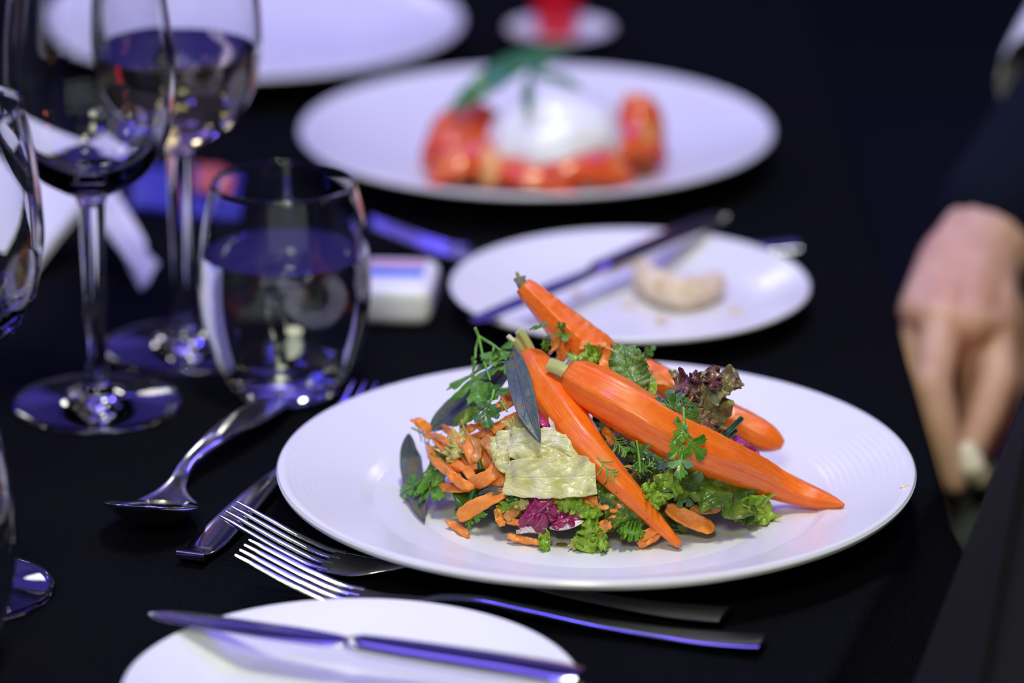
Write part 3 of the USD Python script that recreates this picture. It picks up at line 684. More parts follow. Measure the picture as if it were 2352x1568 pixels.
t = thing("tarragon_leaf", "long green leaf laid over the white cheese", "leaf", on_back(1150, 180, .05))
put(t, "blade", blade([on_back(1030, 258, .040), on_back(1120, 190, .055), on_back(1200, 140, .060), on_back(1320, 108, .058)], .015, (.2, -.6, .8), ELONG, cup=.15), "tarragon")
t = thing("herb_sprig", "small green herb tips hanging over the front of the white cheese", "herb", on_back(1215, 200, .06))
put(t, "leaf", blade([on_back(1215, 175, .057), on_back(1212, 215, .056), on_back(1213, 262, .052)], .006, (0, -.9, .4), ELONG), "tarragon")
put(t, "leaf", blade([on_back(1215, 170, .057), on_back(1280, 180, .058), on_back(1340, 205, .052)], .006, (0, -.7, .7), ELONG), "tarragon")
put(t, "leaf", blade([on_back(1215, 172, .057), on_back(1240, 150, .060), on_back(1260, 140, .06)], .007, (0, -.7, .7), ELONG), "tarragon")

# bread crust and crumbs on the back side plate
def on_side(px, py, h=0.0): return at(px, py, T0 + .0055 + h)
arc = spline([on_side(1472, 605, .008), on_side(1490, 645, .009), on_side(1560, 672, .009), on_side(1625, 660, .008), on_side(1650, 640, .006)], 30)
tt = np.linspace(0, 1, 30)
t = thing("bread_crust", "curved pale bread crust left on the back side plate", "bread", arc[14])
v, f, uv = sweep(arc, curve_of(tt, [(0, .0035), (.3, .0075), (.7, .008), (1, .003)]), curve_of(tt, [(0, .004), (.3, .0085), (.7, .0075), (1, .003)]), n=16)
v = v + .003 * (meshkit.fbm(v * 140, 3, 2)[:, None] - .5)
part(t, "crust", (v, f), "bread", world=True, smooth=True)
for k, (px, py, lab) in enumerate([(1690, 712, "bread crumb right of the crust on the back side plate"), (1325, 672, "bread crumb near the knife on the back side plate"), (1520, 735, "bread crumb in front of the crust on the back side plate"), (1440, 700, "bread crumb left of the crust on the back side plate"), (1600, 595, "bread crumb behind the crust on the back side plate")]):
    c = on_side(px, py, .0015); t = thing("bread_crumb", lab, "crumb", c)
    part(t, "crumb", blob(c, (.0030, .0026, .0016), 20 + k, .3, 2), "bread", world=True, smooth=True)
c = at(2079, 1117, T0 + .0245); t = thing("bread_crumb", "tiny brown crumb on the right rim of the salad plate", "crumb", c)
part(t, "crumb", blob(c, (.0022, .0012, .0009), 40, .3, 2), "bread", world=True, smooth=True)

# ------------------------------------------------------------------ the salad: a heap on the plate
WELL = T0 + .006
HC = V(.002, .004); HA, HB_, HH = .083, .062, .047
def plate_z(x, y):
    r = math.hypot(x, y)
    return T0 + np.interp(r, [0, .088, .0965, .1035, .1365, .14, .2], [.006, .0063, .0082, .0127, .0245, .0245, .0245]) if r < .1405 else T0
def heap_z(x, y):
    q = ((x - HC[0]) / HA) ** 2 + ((y - HC[1]) / HB_) ** 2
    return max(plate_z(x, y), WELL + HH * max(0, 1 - q) ** .8 if q < 1 else 0)
def S(px, py, lift=0.0):
    """The point of the heap, or of the plate, that shows at a pixel, raised by lift."""
    d = ray(px, py); a, b = 1.70, 2.15
    ts = np.linspace(a, b, 700); last = ts[0]
    for k in ts:
        p = CAM + d * k
        if p[2] < heap_z(p[0], p[1]) + lift or p[1] > HC[1] + .016: break
        last = k
    lo, hi = last, k
    for _ in range(16):
        m = (lo + hi) / 2; p = CAM + d * m
        if p[2] < heap_z(p[0], p[1]) + lift or p[1] > HC[1] + .016: hi = m
        else: lo = m
    return CAM + d * lo
def SN(p):
    e = .004
    gx = (heap_z(p[0] + e, p[1]) - heap_z(p[0] - e, p[1])) / (2 * e); gy = (heap_z(p[0], p[1] + e) - heap_z(p[0], p[1] - e)) / (2 * e)
    return unit(V(-gx, -gy, 1))
def path_of(pts, lift=.0):
    """pts: (px, py[, lift]) -> points on the heap."""
    return [S(q[0], q[1], (q[2] if len(q) > 2 else lift)) for q in pts]
TOCAM = unit(CAM - V(0, 0, WELL + .03))

# whole carrots
def make_carrot(label, path, radii, seed, stalk=None):
    P = spline(path, 400); q_ = np.r_[0, np.cumsum(np.linalg.norm(np.diff(P, axis=0), axis=1))]; q_ /= q_[-1]
    t_ = np.linspace(0, 1, 64); P = np.stack([np.interp(t_, q_, P[:, k]) for k in range(3)], -1)
    rad = curve_of(t_, radii)
    n = 64; r = np.random.default_rng(seed)
    th = np.arange(n) / n * 2 * math.pi
    nf = 8; fa = np.sort((np.arange(nf) / nf + r.uniform(-.03, .03, nf)) * 2 * math.pi)       # peeled facets
    facet = np.array([max(math.cos(a - b) for b in fa) for a in th]); facet = 1 / np.maximum(facet, .86); facet = 1 + (facet / facet.mean() - 1) * .95
    bump = meshkit.fbm(np.stack([np.broadcast_to(np.cos(th) * 1.5, (64, n)), np.broadcast_to(np.sin(th) * 1.5, (64, n)), np.broadcast_to(t_[:, None] * 9, (64, n))], -1) + seed, 3, seed) - .5
    rib = .012 * np.sin(t_ * 120 + 3 * np.sin(t_ * 17))[:, None] * (meshkit.noise(np.stack([np.broadcast_to(np.cos(th) * 2, (64, n)), np.broadcast_to(np.sin(th) * 2, (64, n)), np.broadcast_to(t_[:, None] * 14, (64, n))], -1), seed) > .5)
    m = sweep(P, rad, rad, up=(.1, .05, 1), n=n, radial=facet[None] * (1 + .10 * bump + rib))
    t = thing("carrot", label, "carrot", P[0])
    put(t, "root", m, "carrot")
    if stalk:
        for k, (pts, w, mt) in enumerate(stalk):
            q = spline(pts, 10)
            v, f, uv = sweep(q, np.linspace(w, w * .85, 10) * 1., np.linspace(w, w * .85, 10) * .8, n=12, radial=1 + .08 * np.sin(np.arange(12) * 2.1 + k)[None] * np.ones((10, 1)))
            part(t, "stalk", (v, f), mt, world=True, smooth=40)
def px2(w): return w / S0 / 2
pA = [atd(1200, 655, 1.925), atd(1255, 710, 1.925), atd(1310, 765, 1.925), atd(1390, 830, 1.925), atd(1440, 880, 1.93)]
make_carrot("peeled carrot standing up out of the salad, top of the heap", pA, [(0, px2(38)), (.06, px2(50)), (.2, px2(62)), (.42, px2(82)), (.6, px2(90)), (1, px2(70))], 1,
            [([atd(1203, 658, 1.925), atd(1196, 645, 1.924), atd(1193, 636, 1.924)], .0032, "stub_grey"), ([atd(1197, 643, 1.924), atd(1191, 634, 1.924), atd(1186, 625, 1.923)], .0011, "pale_stem"), ([atd(1194, 642, 1.923), atd(1188, 640, 1.923), atd(1184, 637, 1.923)], .0005, "stub_grey")])
b0 = S(1222, 845, .012)
pB = [S(1214, 822, .013), S(1262, 905, .012), S(1335, 1010, .011), S(1420, 1105, .010), S(1500, 1190, .006), S(1561, 1252, .0025)]
make_carrot("slender peeled carrot slanting down the middle of the salad to the front rim", pB, [(0, px2(54)), (.05, px2(82)), (.22, px2(102)), (.42, px2(94)), (.62, px2(72)), (.82, px2(48)), (.95, px2(26)), (1, px2(18))], 2,
            [([S(1218, 826, .015), S(1195, 790, .020), S(1183, 778, .022)][::1], .0024, "pale_stem"), ([S(1226, 822, .016), S(1208, 785, .022), S(1192, 760, .026)], .0028, "pale_stem"), ([S(1213, 822, .014), S(1190, 795, .016), S(1167, 771, .018)], .0015, "cream")])
pC = [S(1312, 862, .020), S(1400, 912, .020), S(1520, 985, .018), S(1640, 1048, .014), S(1780, 1110, .008), S(1880, 1146, .005), S(1936, 1159, .002)]
make_carrot("largest peeled carrot lying across the right side of the salad, tip on the rim", pC, [(0, px2(72)), (.03, px2(94)), (.2, px2(113)), (.44, px2(108)), (.66, px2(88)), (.84, px2(56)), (.95, px2(28)), (1, px2(9))], 3,
            [([S(1318, 862, .021), S(1292, 848, .024), S(1262, 836, .026)], .0044, "pale_stem"), ([S(1312, 842, .024), S(1302, 832, .026)], .003, "stub_grey")])
pD = [atd(1470, 845, 1.945), atd(1560, 900, 1.943), atd(1660, 955, 1.935), atd(1750, 1000, 1.93), atd(1798, 1022, 1.928)]
make_carrot("blunt carrot half hidden at the back right of the salad", pD, [(0, px2(60)), (.3, px2(78)), (.7, px2(80)), (.88, px2(70)), (.96, px2(46)), (1, px2(22))], 4)

# carrot shavings: (label, group, mat, width px, points)
def shaving(label, group, pts, w, mt="carrot_shaving", lift=.004, seed=0, curl=0., nrm=None, th=.0011):
    P = path_of(pts, lift); mid = P[len(P) // 2]
    n_ = SN(mid) * .6 + TOCAM * .5 if nrm is None else np.array(nrm)
    m = blade(P, w * 1.02 / S0, n_, RIB, nu=30, nv=7, cup=curl, jag=.07, th=th, seed=seed, rough=.0007, wavey=.0010, twist=.5 * math.sin(seed * 1.3))
    t = thing("carrot_shaving", label, "carrot shaving", mid, group=group)
    put(t, "strip", m, mt)
GL, GF = "carrot shavings in the left part of the heap", "carrot shavings at the front foot of the heap"
n0 = 100
LEFT = [([(948, 966), (965, 972), (985, 985)], 22), ([(1000, 1004), (1020, 1030), (1040, 1052)], 16), ([(1066, 985), (1072, 1020), (1090, 1062)], 24), ([(1006, 1042), (1040, 1062), (1082, 1082)], 20),
        ([(985, 1030), (1010, 1070), (1055, 1098)], 16), ([(1100, 1010), (1105, 1045), (1130, 1075)], 28), ([(1110, 1030), (1140, 1020), (1160, 1050)], 20), ([(1088, 1108), (1125, 1092), (1155, 1050)], 32),
        ([(1075, 1010), (1110, 995), (1150, 975)], 18), ([(1140, 945), (1165, 925), (1195, 905)], 36), ([(1100, 1000), (1140, 985), (1195, 955)], 26), ([(1060, 1060), (1080, 1090), (1090, 1110)], 20),
        ([(1020, 985), (1045, 1000), (1075, 1040)], 15), ([(1125, 1110), (1150, 1100), (1170, 1092)], 34), ([(1180, 985), (1200, 960), (1215, 940)], 20), ([(1045, 1000), (1080, 985), (1110, 960)], 16),
        ([(1150, 900), (1180, 890), (1200, 880)], 24), ([(985, 1000), (1020, 1010), (1050, 1030)], 14), ([(1095, 960), (1120, 980), (1130, 1010)], 18), ([(1040, 1085), (1060, 1110), (1085, 1115)], 22),
        ([(1120, 1060), (1150, 1070), (1170, 1075)], 20), ([(1215, 990), (1225, 960), (1230, 935)], 16), ([(1010, 1060), (1030, 1085), (1045, 1105)], 14), ([(1165, 1010), (1180, 1000), (1200, 985)], 14)]
LABELS = ['carrot shaving at the far left tip of the heap, beyond the pointing dark leaf', 'narrow carrot shaving just below the far left tip of the heap', 'bent carrot shaving between the yellow lettuce frill and the olive leaf scrap', 'carrot shaving crossing under the yellow lettuce frill', 'lowest thin carrot shaving behind the bright parsley leaf', "broad carrot shaving standing left of the pale lettuce's edge", 'short carrot curl touching the left edge of the pale lettuce', "carrot shaving rising along the pale lettuce's lower left edge", 'flat carrot shaving above the tall curl at the left', 'wide carrot shaving under the hanging herb sprig, topmost of the left shavings', 'carrot shaving slanting below the wide topmost one toward the dark leaf', 'small carrot shaving behind the chive left of centre', 'fine carrot shaving beside the right end of the dill frond', 'carrot shaving at the lower left corner of the pale lettuce', "carrot shaving ending under the hanging dark leaf's middle", 'thin carrot shaving along the underside of the pointing dark leaf', "carrot shaving peeping out beside the hanging dark leaf's upper half", 'fine carrot sliver near the dill frond at the left', "carrot shaving bending down below the herb sprig's leaves", "carrot shaving right behind the bright parsley leaf's tip", "short carrot shaving tucked under the pale lettuce's left fold", "thin carrot shaving hugging the hanging dark leaf's lower edge", 'lowest left carrot sliver above the straight flat shaving', 'short carrot shaving touching the top corner of the pale lettuce']
for k, (pts, w) in enumerate(LEFT):
    a_, m_, b_ = (np.array(q_, float) for q_ in pts)
    a_, b_ = m_ + (a_ - m_) * 1.25, m_ + (b_ - m_) * 1.25
    lf = .004 + .005 * ((k * 7) % 5) / 4
    shaving(LABELS[k], GL, [(*a_, lf - .002), (*m_, lf + .003), (*b_, lf - .002)], w * 1.05, lift=lf, seed=n0 + k, curl=.3 * math.sin(k * 2.3))
NAMED = [("broad carrot shaving slanting up to the pale lettuce at the front left", [(1052, 1188), (1100, 1160), (1168, 1128)], 34, "carrot_shaving", .006),
         ("flat carrot shaving running straight across beside the parsley at the left", [(985, 1116), (1040, 1120), (1088, 1118)], 22, "carrot_shaving", .003),
         ("loose thin carrot shaving lying alone at the front left of the plate well", [(1028, 1196), (1050, 1210), (1074, 1230)], 17, "carrot_shaving", .0015),
         ("loose carrot shaving on the plate just in front of the radicchio", [(1166, 1231), (1205, 1240), (1248, 1246)], 15, "carrot_shaving", .0015),
         ("short carrot shaving hanging down left of the front radicchio", [(1140, 1168), (1148, 1190), (1154, 1208)], 18, "carrot_shaving", .004),
         ("brown tinged carrot shaving beside the front radicchio", [(1160, 1192), (1178, 1178), (1192, 1166)], 24, "carrot_skin", .005),
         ("small pointed carrot tip poking out left of the front radicchio", [(1162, 1196), (1180, 1198), (1196, 1200)], 14, "carrot_shaving", .003),
         ("carrot shaving standing upright beside the top carrot, tallest of two", [(1262, 812, .012), (1278, 785, .018), (1286, 744, .030)], 24, "carrot_skin", 0),
         ("shorter carrot shaving standing behind the carrot stalks", [(1288, 830, .010), (1294, 805, .016), (1300, 778, .022)], 28, "carrot_shaving", 0),
         ("moist carrot shaving standing beside the mint leaf", [(1386, 862, .016), (1394, 830, .020), (1402, 799, .026)], 32, "carrot_shaving", 0),
         ("long carrot shaving under the pale lettuce at the front", [(1250, 1150), (1310, 1142), (1362, 1146)], 30, "carrot_shaving", .006),
         ("pointed carrot shaving at the front between lettuce and slender carrot", [(1345, 1145), (1385, 1158), (1426, 1168)], 26, "carrot_shaving", .008),
         ("carrot shaving curling out under the lettuce front of centre", [(1368, 1222), (1392, 1205), (1416, 1190)], 26, "carrot_shaving", .004),
         ("carrot shaving under the tip of the slender carrot, left side", [(1466, 1252), (1490, 1238), (1516, 1222)], 22, "carrot_shaving", .002),
         ("second carrot shaving stacked under the slender carrot's tip", [(1470, 1235), (1495, 1222), (1512, 1208)], 22, "carrot_shaving", .005),
         ("broad rough carrot shaving at the right of the slender carrot", [(1530, 1165), (1590, 1195), (1640, 1214)], 36, "carrot_shaving", .004),
         ("translucent brownish carrot shaving beside the dark lettuce at the right", [(1585, 1172), (1622, 1168), (1658, 1166)], 24, "carrot_skin", .005),
         ("narrow carrot strip tucked along the fold of the pale lettuce", [(1228, 1066), (1275, 1056), (1322, 1052)], 9, "carrot_shaving", .016),
         ("carrot shaving between the two large carrots", [(1385, 985), (1400, 1000), (1408, 1020)], 22, "carrot_shaving", .004),
         ("carrot shaving under the stub of the largest carrot", [(1330, 800, .014), (1350, 792, .016), (1395, 795, .018)], 18, "carrot_shaving", 0),
         ("carrot shaving poking out near the parsley behind the largest carrot", [(1480, 850, .010), (1510, 868, .010), (1548, 890, .008)], 30, "carrot_shaving", 0),
         ("small carrot curl on the dark greens right of the slender carrot", [(1425, 1085), (1445, 1078), (1455, 1090)], 20, "carrot_skin", .006),
         ("sliver of carrot leaning out behind the dark leaf at the left", [(1150, 930, .008), (1160, 915, .010), (1185, 905, .012)], 20, "carrot_shaving", 0),
         ("small carrot piece at the front beside the slender carrot", [(1415, 1130), (1432, 1145), (1445, 1165)], 14, "carrot_skin", .006)]
NAMED += [("carrot shaving under the darker herb sprig, left strip", [(1098, 985), (1120, 955), (1150, 930)], 22, "carrot_shaving", .010),
          ("carrot shaving under the darker herb sprig, right strip", [(1130, 990), (1165, 968), (1210, 950)], 26, "carrot_shaving", .011),
          ("reddish carrot shaving between the yellow frill and the pale lettuce", [(1088, 1000), (1098, 1030), (1092, 1062)], 22, "carrot_skin", .010),
          ("translucent carrot shaving curled against the pale lettuce's top left edge", [(1108, 1008), (1128, 1022), (1140, 1050)], 30, "carrot_skin", .013),
          ("long carrot shaving crossing the left shavings toward the lower left", [(1000, 1062), (1035, 1075), (1098, 1070)], 18, "carrot_shaving", .008),
          ("carrot shaving rising steeply left of the yellow frill", [(988, 1050), (1000, 1025), (1022, 1005)], 18, "carrot_shaving", .006)]
for k, (lab, pts, w, mt, lf) in enumerate(NAMED):
    shaving(lab, None, pts, w, mt, lift=lf, seed=200 + k, curl=.25 * math.sin(k * 1.7 + 1))

# dark slender leaves
def dark_leaf(label, pts, w, seed, lift=.01, nr=None, mt="slate_leaf", cup=.12, fold=.1):
    P = path_of(pts, lift); mid = P[len(P) // 2]
    t = thing("slender_leaf", label, "leaf", mid)
    m = blade(P, w / S0, SN(mid) * .4 + TOCAM * .7 if nr is None else np.array(nr, float), ELONG, nu=34, nv=11, cup=cup, fold=fold, jag=.0, seed=seed, th=.0005, rough=.0006)
    bl = put(t, "blade", m, mt)
    Pm = spline(P, 34); N_ = unit(SN(mid) * .4 + TOCAM * .7)
    v, f, _ = sweep(Pm + N_ * .0002, np.linspace(.0006, .00025, 34), np.linspace(.0006, .00025, 34), n=6)
    part(t, "midrib", (v, f), mt, world=True, smooth=True)
dark_leaf("slender dark leaf hanging down left of the middle carrot", [(1172, 793, .024), (1190, 860, .024), (1211, 940, .025), (1240, 1014, .025)], 54, 1)
dark_leaf("slender dark leaf pointing out to the left above the carrot shavings", [(1108, 893, .014), (1060, 928, .014), (1020, 962, .012), (984, 989, .010)], 58, 2)
dark_leaf("slender dark leaf tucked behind the parsley stalk", [(1178, 838, .010), (1140, 870, .010), (1110, 910, .010), (1095, 945, .010)], 60, 3)
dark_leaf("slender dark leaf lying apart at the left end of the salad", [(939, 997, .004), (945, 1060, .003), (958, 1130, .003), (974, 1194, .0025)], 56, 4)
dark_leaf("small dark leaf at the heap's left edge under the shavings", [(1100, 1135, .004), (1130, 1128, .006), (1170, 1120, .008)], 22, 5)

# herb sprigs: lobed leaves on thin stems
def lobed(seed, lobes=3):
    """Outline of one cut-leaved herb leaflet, pointing along +x, length 1."""
    r = np.random.default_rng(seed); pieces = []
    def tooth(x, y, a, l, w):
        q = affinity.scale(Point(0, 0).buffer(1, 6), l / 2, w / 2); q = affinity.translate(q, l / 2, 0)
        tri = Polygon([(l * .55, -w * .42), (l * 1.12, 0), (l * .55, w * .42)])
        return affinity.translate(affinity.rotate(unary_union([q, tri]), math.degrees(a), origin=(0, 0)), x, y)
    def frond(x, y, a, l):
        out = [tooth(x, y, a, l, l * .42)]
        for k, u in enumerate((.38, .62)):
            for s_ in (-1, 1):
                out.append(tooth(x + math.cos(a) * l * u, y + math.sin(a) * l * u, a + s_ * r.uniform(.5, .8), l * (.52 - .16 * k), l * .26))
        return out
    pieces += frond(.42, 0, r.uniform(-.1, .1), .58)
    for s_ in (-1, 1):
        pieces += frond(.26, 0, s_ * r.uniform(.75, .95), .50)
        if lobes > 2: pieces += frond(.08, 0, s_ * r.uniform(1.25, 1.5), .36)
    pieces.append(Polygon([(0, -.03), (.5, -.03), (.5, .03), (0, .03)]))
    u = unary_union(pieces).simplify(.008)
    return max(getattr(u, "geoms", [u]), key=lambda g_: g_.area)
_shapes = {}
def lobed_leaf(base, tip_, nrm, seed, wide=1.0, curl=.25):
    key = seed % 6
    if key not in _shapes:
        m = trimesh.creation.extrude_polygon(lobed(key, 2 + key % 2), .03, engine="earcut")
        v, f = trimesh.remesh.subdivide_to_size(m.vertices, m.faces, .11)
        q = trimesh.Trimesh(v, f); q.merge_vertices(); _shapes[key] = (np.array(q.vertices), np.array(q.faces))
    v, f = _shapes[key]
    d = tip_ - base; L = np.linalg.norm(d); T = d / L; Sx = unit(np.cross(T, nrm)); N = np.cross(Sx, T)
    x, y, z = v[:, 0] / 1.1, v[:, 1] * wide, v[:, 2]
    h = -curl * (x - .35) ** 2 + .22 * curl - .45 * curl * y * y + .14 * np.abs(y) + .05 * np.sin(9 * x + seed) * np.abs(y) * 2
    p = base + (T * (x * L)[:, None]) - Sx * (y * L)[:, None] + N * ((h + z * .5) * L)[:, None]
    return p, f, np.stack([v[:, 1] * .5 + .5, v[:, 0]], -1)
def sprig(label, stem, leaves, mt="herb_green", r0=.0007):
    """stem: list of stem paths; leaves: (base px, tip px, lift) each."""
    P0 = stem[0][0] if stem else None
    base = S(*P0) if P0 is not None else S(*leaves[0][0])
    t = thing("herb_sprig", label, "herb", base)
    for st in stem:
        P = spline([S(*q) for q in st], 16)
        v, f, _ = sweep(P, np.linspace(r0, r0 * .6, 16), np.linspace(r0, r0 * .6, 16), n=8)
        part(t, "stem", (v, f), "herb_stem", world=True, smooth=True)
    for k, (a, b, *o) in enumerate(leaves):
        A, B = S(*a), S(*b); mid = (A + B) / 2
        nr = SN(mid) * .5 + TOCAM * .7 + rng.uniform(-.25, .25, 3)
        put(t, "leaf", lobed_leaf(A, B, nr, k + len(label), o[0] if o else 1.0, .3), mt)
sprig("green chervil sprig with bare stalk sticking up at the left of the carrots",
      [[(1091, 752, .040), (1100, 775, .038), (1112, 830, .030), (1126, 872, .026)], [(1099, 772, .038), (1130, 790, .034), (1150, 805, .032)], [(1100, 775, .038), (1093, 800, .036), (1092, 822, .034)], [(1135, 794, .034), (1133, 806, .033)], [(1092, 830, .034), (1087, 850, .030), (1086, 862, .028)]],
      [((1133, 802, .030), (1140, 842, .026), 1.0), ((1148, 804, .030), (1166, 824, .028), .9), ((1094, 812, .030), (1084, 845, .026), .8), ((1088, 862, .024), (1112, 928, .020), 1.05), ((1160, 835, .026), (1164, 862, .024), .7)])
sprig("darker herb sprig hanging below the chervil over the left shavings",
      [[(1135, 895, .022), (1128, 920, .020), (1112, 935, .018)], [(1170, 893, .020), (1140, 895, .021), (1128, 920, .020)], [(1150, 920, .018), (1165, 945, .016)]],
      [((1128, 915, .020), (1108, 965, .016), 1.0), ((1115, 935, .018), (1125, 988, .014), 1.2), ((1138, 930, .018), (1144, 965, .015), .9), ((1120, 905, .02), (1170, 900, .02), .7)], "herb_dark")
sprig("chervil sprig draped over the largest carrot",
      [[(1570, 935, .034), (1572, 985, .034), (1568, 1045, .033)], [(1572, 985, .034), (1590, 1005, .034)]],
      [((1572, 1000, .036), (1622, 1058, .034), 1.1), ((1570, 1020, .036), (1532, 1058, .034), 1.1), ((1568, 1045, .036), (1558, 1105, .033), 1.0), ((1572, 990, .036), (1540, 1020, .036), .9), ((1570, 965, .036), (1562, 1000, .036), .9)])
sprig("dark green parsley cluster behind the middle of the largest carrot",
      [[(1555, 960, .030), (1560, 930, .032), (1555, 905, .032)]],
      [((1560, 945, .032), (1495, 915, .030), 1.0), ((1560, 940, .032), (1530, 890, .030), 1.0), ((1565, 945, .032), (1575, 905, .030), 1.0), ((1568, 950, .032), (1615, 985, .030), 1.0), ((1560, 950, .032), (1535, 975, .032), .9), ((1575, 925, .032), (1600, 965, .030), .8)], "herb_dark")
sprig("curly bright parsley leaf beside the lone dark leaf at the left", [[(985, 1075, .004), (990, 1095, .003)]],
      [((980, 1085, .004), (1026, 1100, .006), 1.2), ((985, 1075, .004), (1015, 1060, .006), 1.0), ((978, 1110, .002), (1022, 1145, .003), 1.0), ((975, 1118, .002), (912, 1125, .003), .7)])
sprig("small herb leaf against the white plate beside the top carrot", [[(1248, 795, .022), (1252, 775, .028), (1265, 770, .03)]],
      [((1250, 785, .024), (1258, 808, .020), 1.2), ((1268, 752, .036), (1212, 755, .036), .5), ((1285, 760, .030), (1300, 740, .034), 1.0), ((1290, 765, .028), (1298, 785, .026), .9)])
sprig("feathery herb tuft between the two large carrots", [[(1470, 1085, .014), (1468, 1050, .018), (1462, 1010, .022)]],
      [((1468, 1045, .018), (1448, 1010, .022), .8), ((1468, 1045, .018), (1495, 1015, .022), .8), ((1468, 1060, .017), (1482, 1040, .018), .9), ((1468, 1068, .016), (1450, 1080, .014), .9), ((1470, 1070, .016), (1490, 1085, .014), .9)], "herb_dark")
sprig("glossy herb leaf at the lower right below the largest carrot", [[(1560, 1120, .012), (1575, 1130, .010)]],
      [((1570, 1125, .012), (1588, 1168, .008), 1.2), ((1565, 1125, .012), (1560, 1170, .008), .9), ((1575, 1125, .012), (1615, 1140, .008), .9)], "herb_dark")
sprig("tiny herb tip showing above the mint leaf at the back", [], [((1482, 822, .014), (1508, 792, .018), .9), ((1538, 868, .012), (1556, 848, .014), 1.1)], "herb_dark")
sprig("wilted herb leaf at the front left foot of the heap", [[(1040, 1188, .002), (1075, 1190, .002), (1120, 1180, .003)]], [((1078, 1190, .002), (1080, 1218, .002), .9), ((1080, 1190, .002), (1122, 1182, .003), .7)], "herb_green", .0005)
# dill: thin feathery fronds
def dill(label, pts, n, l, seed):
    P = spline(path_of(pts), 20); r = np.random.default_rng(seed)
    t = thing("dill_frond", label, "herb", P[0])
    v, f, _ = sweep(P, .0004, .0004, n=6); part(t, "stem", (v, f), "herb_stem", world=True, smooth=True)
    ms = []
    for k in range(n):
        i = int(3 + k * 16 / n); s_ = 1 if k % 2 else -1; T = unit(P[min(i + 1, 19)] - P[i - 1]); sd_ = unit(np.cross(T, TOCAM)) * s_
        e = P[i] + (T * .6 + sd_ * .8 + r.uniform(-.2, .2, 3)) * l * (1 - .5 * k / n)
        ms.append(sweep(spline([P[i], (P[i] + e) / 2 + T * l * .1, e], 6), .0003, .0003, n=5)[:2])
    part(t, "fronds", join(*ms), "herb_stem", world=True, smooth=True)
dill("dill frond at the left end of the salad, above the parsley", [(945, 982, .004), (985, 1000, .005), (1040, 1018, .010)], 12, .005, 1)
dill("dill frond lying on the slender carrot", [(1372, 1048, .022), (1395, 1080, .021), (1412, 1095, .021)], 8, .006, 2)
dill("dark dill tangle between the two large carrots", [(1405, 1000, .010), (1425, 1025, .010), (1440, 1040, .010)], 14, .005, 3)
dill("dill frond in the greens right of the slender carrot", [(1430, 1070, .012), (1470, 1080, .012), (1500, 1060, .012)], 12, .005, 4)

# lettuce and other broad leaves
def leaf_thing(name, label, cat, bits):
    """bits: (part name, pixel spine, width px, profile, material, keywords)."""
    first = path_of(bits[0][1]); mid = first[len(first) // 2]
    t = thing(name, label, cat, mid)
    for k, (pn, pts, w, prof, mt, kw) in enumerate(bits):
        kw = dict(kw); lift = kw.pop("lift", .008); P = path_of(pts, lift); m_ = P[len(P) // 2]
        nr = np.array(kw.pop("nrm")) if "nrm" in kw else SN(m_) * .45 + TOCAM * .65
        mk = dict(nu=40, nv=21, th=.0005, seed=len(label) + k * 13); mk.update(kw)
        put(t, pn, blade(P, w / S0, nr, prof, **mk), mt)
leaf_thing("pale_lettuce", "large pale yellow green lettuce piece folded in two at the front of the heap", "lettuce",
    [("upper_fold", [(1140, 1020, .014), (1200, 1018, .018), (1270, 1028, .018), (1345, 1075, .014)], 78, SLAB, "pale_lettuce", dict(ripple=.0012, freq=4, jag=.12, rough=.003, cup=-.1)),
     ("lower_fold", [(1158, 1098, .016), (1230, 1098, .020), (1300, 1096, .020), (1368, 1092, .018)], 92, SLAB, "pale_lettuce", dict(ripple=.0010, freq=3, jag=.04, rough=.0026, cup=.1)),
     ("edge_frill", [(1135, 1000, .016), (1150, 1040, .017), (1158, 1085, .017)], 40, OVAL, "pale_lettuce", dict(ripple=.0018, freq=5, jag=.25, rough=.003))])
leaf_thing("red_lettuce", "red tipped curly lettuce leaf standing behind the largest carrot", "lettuce",
    [("leaf", [(1630, 995, .012), (1645, 950, .020), (1625, 905, .026), (1600, 880, .030)], 98, FAN, "red_lettuce", dict(ripple=.003, freq=4, jag=.2, rough=.004, cup=.2)),
     ("lobe", [(1640, 930, .028), (1655, 895, .034), (1680, 870, .038), (1697, 862, .040)], 50, FAN, "red_lettuce", dict(ripple=.0026, freq=3, jag=.3, rough=.003)),
     ("frill", [(1635, 892, .036), (1638, 868, .040), (1640, 838, .044)], 42, OVAL, "red_frill", dict(ripple=.003, freq=3, jag=.3, rough=.003)),
     ("frill", [(1548, 890, .026), (1575, 885, .030), (1606, 900, .030)], 62, OVAL, "red_frill", dict(ripple=.0035, freq=4, jag=.25, rough=.004)),
     ("frill", [(1585, 950, .024), (1615, 965, .024), (1640, 985, .020)], 46, OVAL, "red_frill", dict(ripple=.002, freq=3, rough=.003)),
     ("frill", [(1582, 870, .034), (1600, 868, .036), (1606, 880, .034)], 20, OVAL, "red_frill", dict(ripple=.003, freq=3, jag=.3))])
leaf_thing("mint_leaf", "crinkled mint leaf lying behind the start of the largest carrot", "leaf",
    [("blade", [(1468, 905, .016), (1452, 870, .020), (1438, 832, .024), (1430, 790, .028)], 84, OVAL, "mint_leaf", dict(cup=.25, fold=.1, rough=.004, jag=.1, ripple=.0012, freq=8))])
leaf_thing("green_leaf", "small yellow green leaf right of the mint leaf", "leaf",
    [("blade", [(1485, 912, .012), (1490, 890, .014), (1484, 862, .016)], 38, OVAL, "bright_lettuce", dict(cup=.2, rough=.002))])
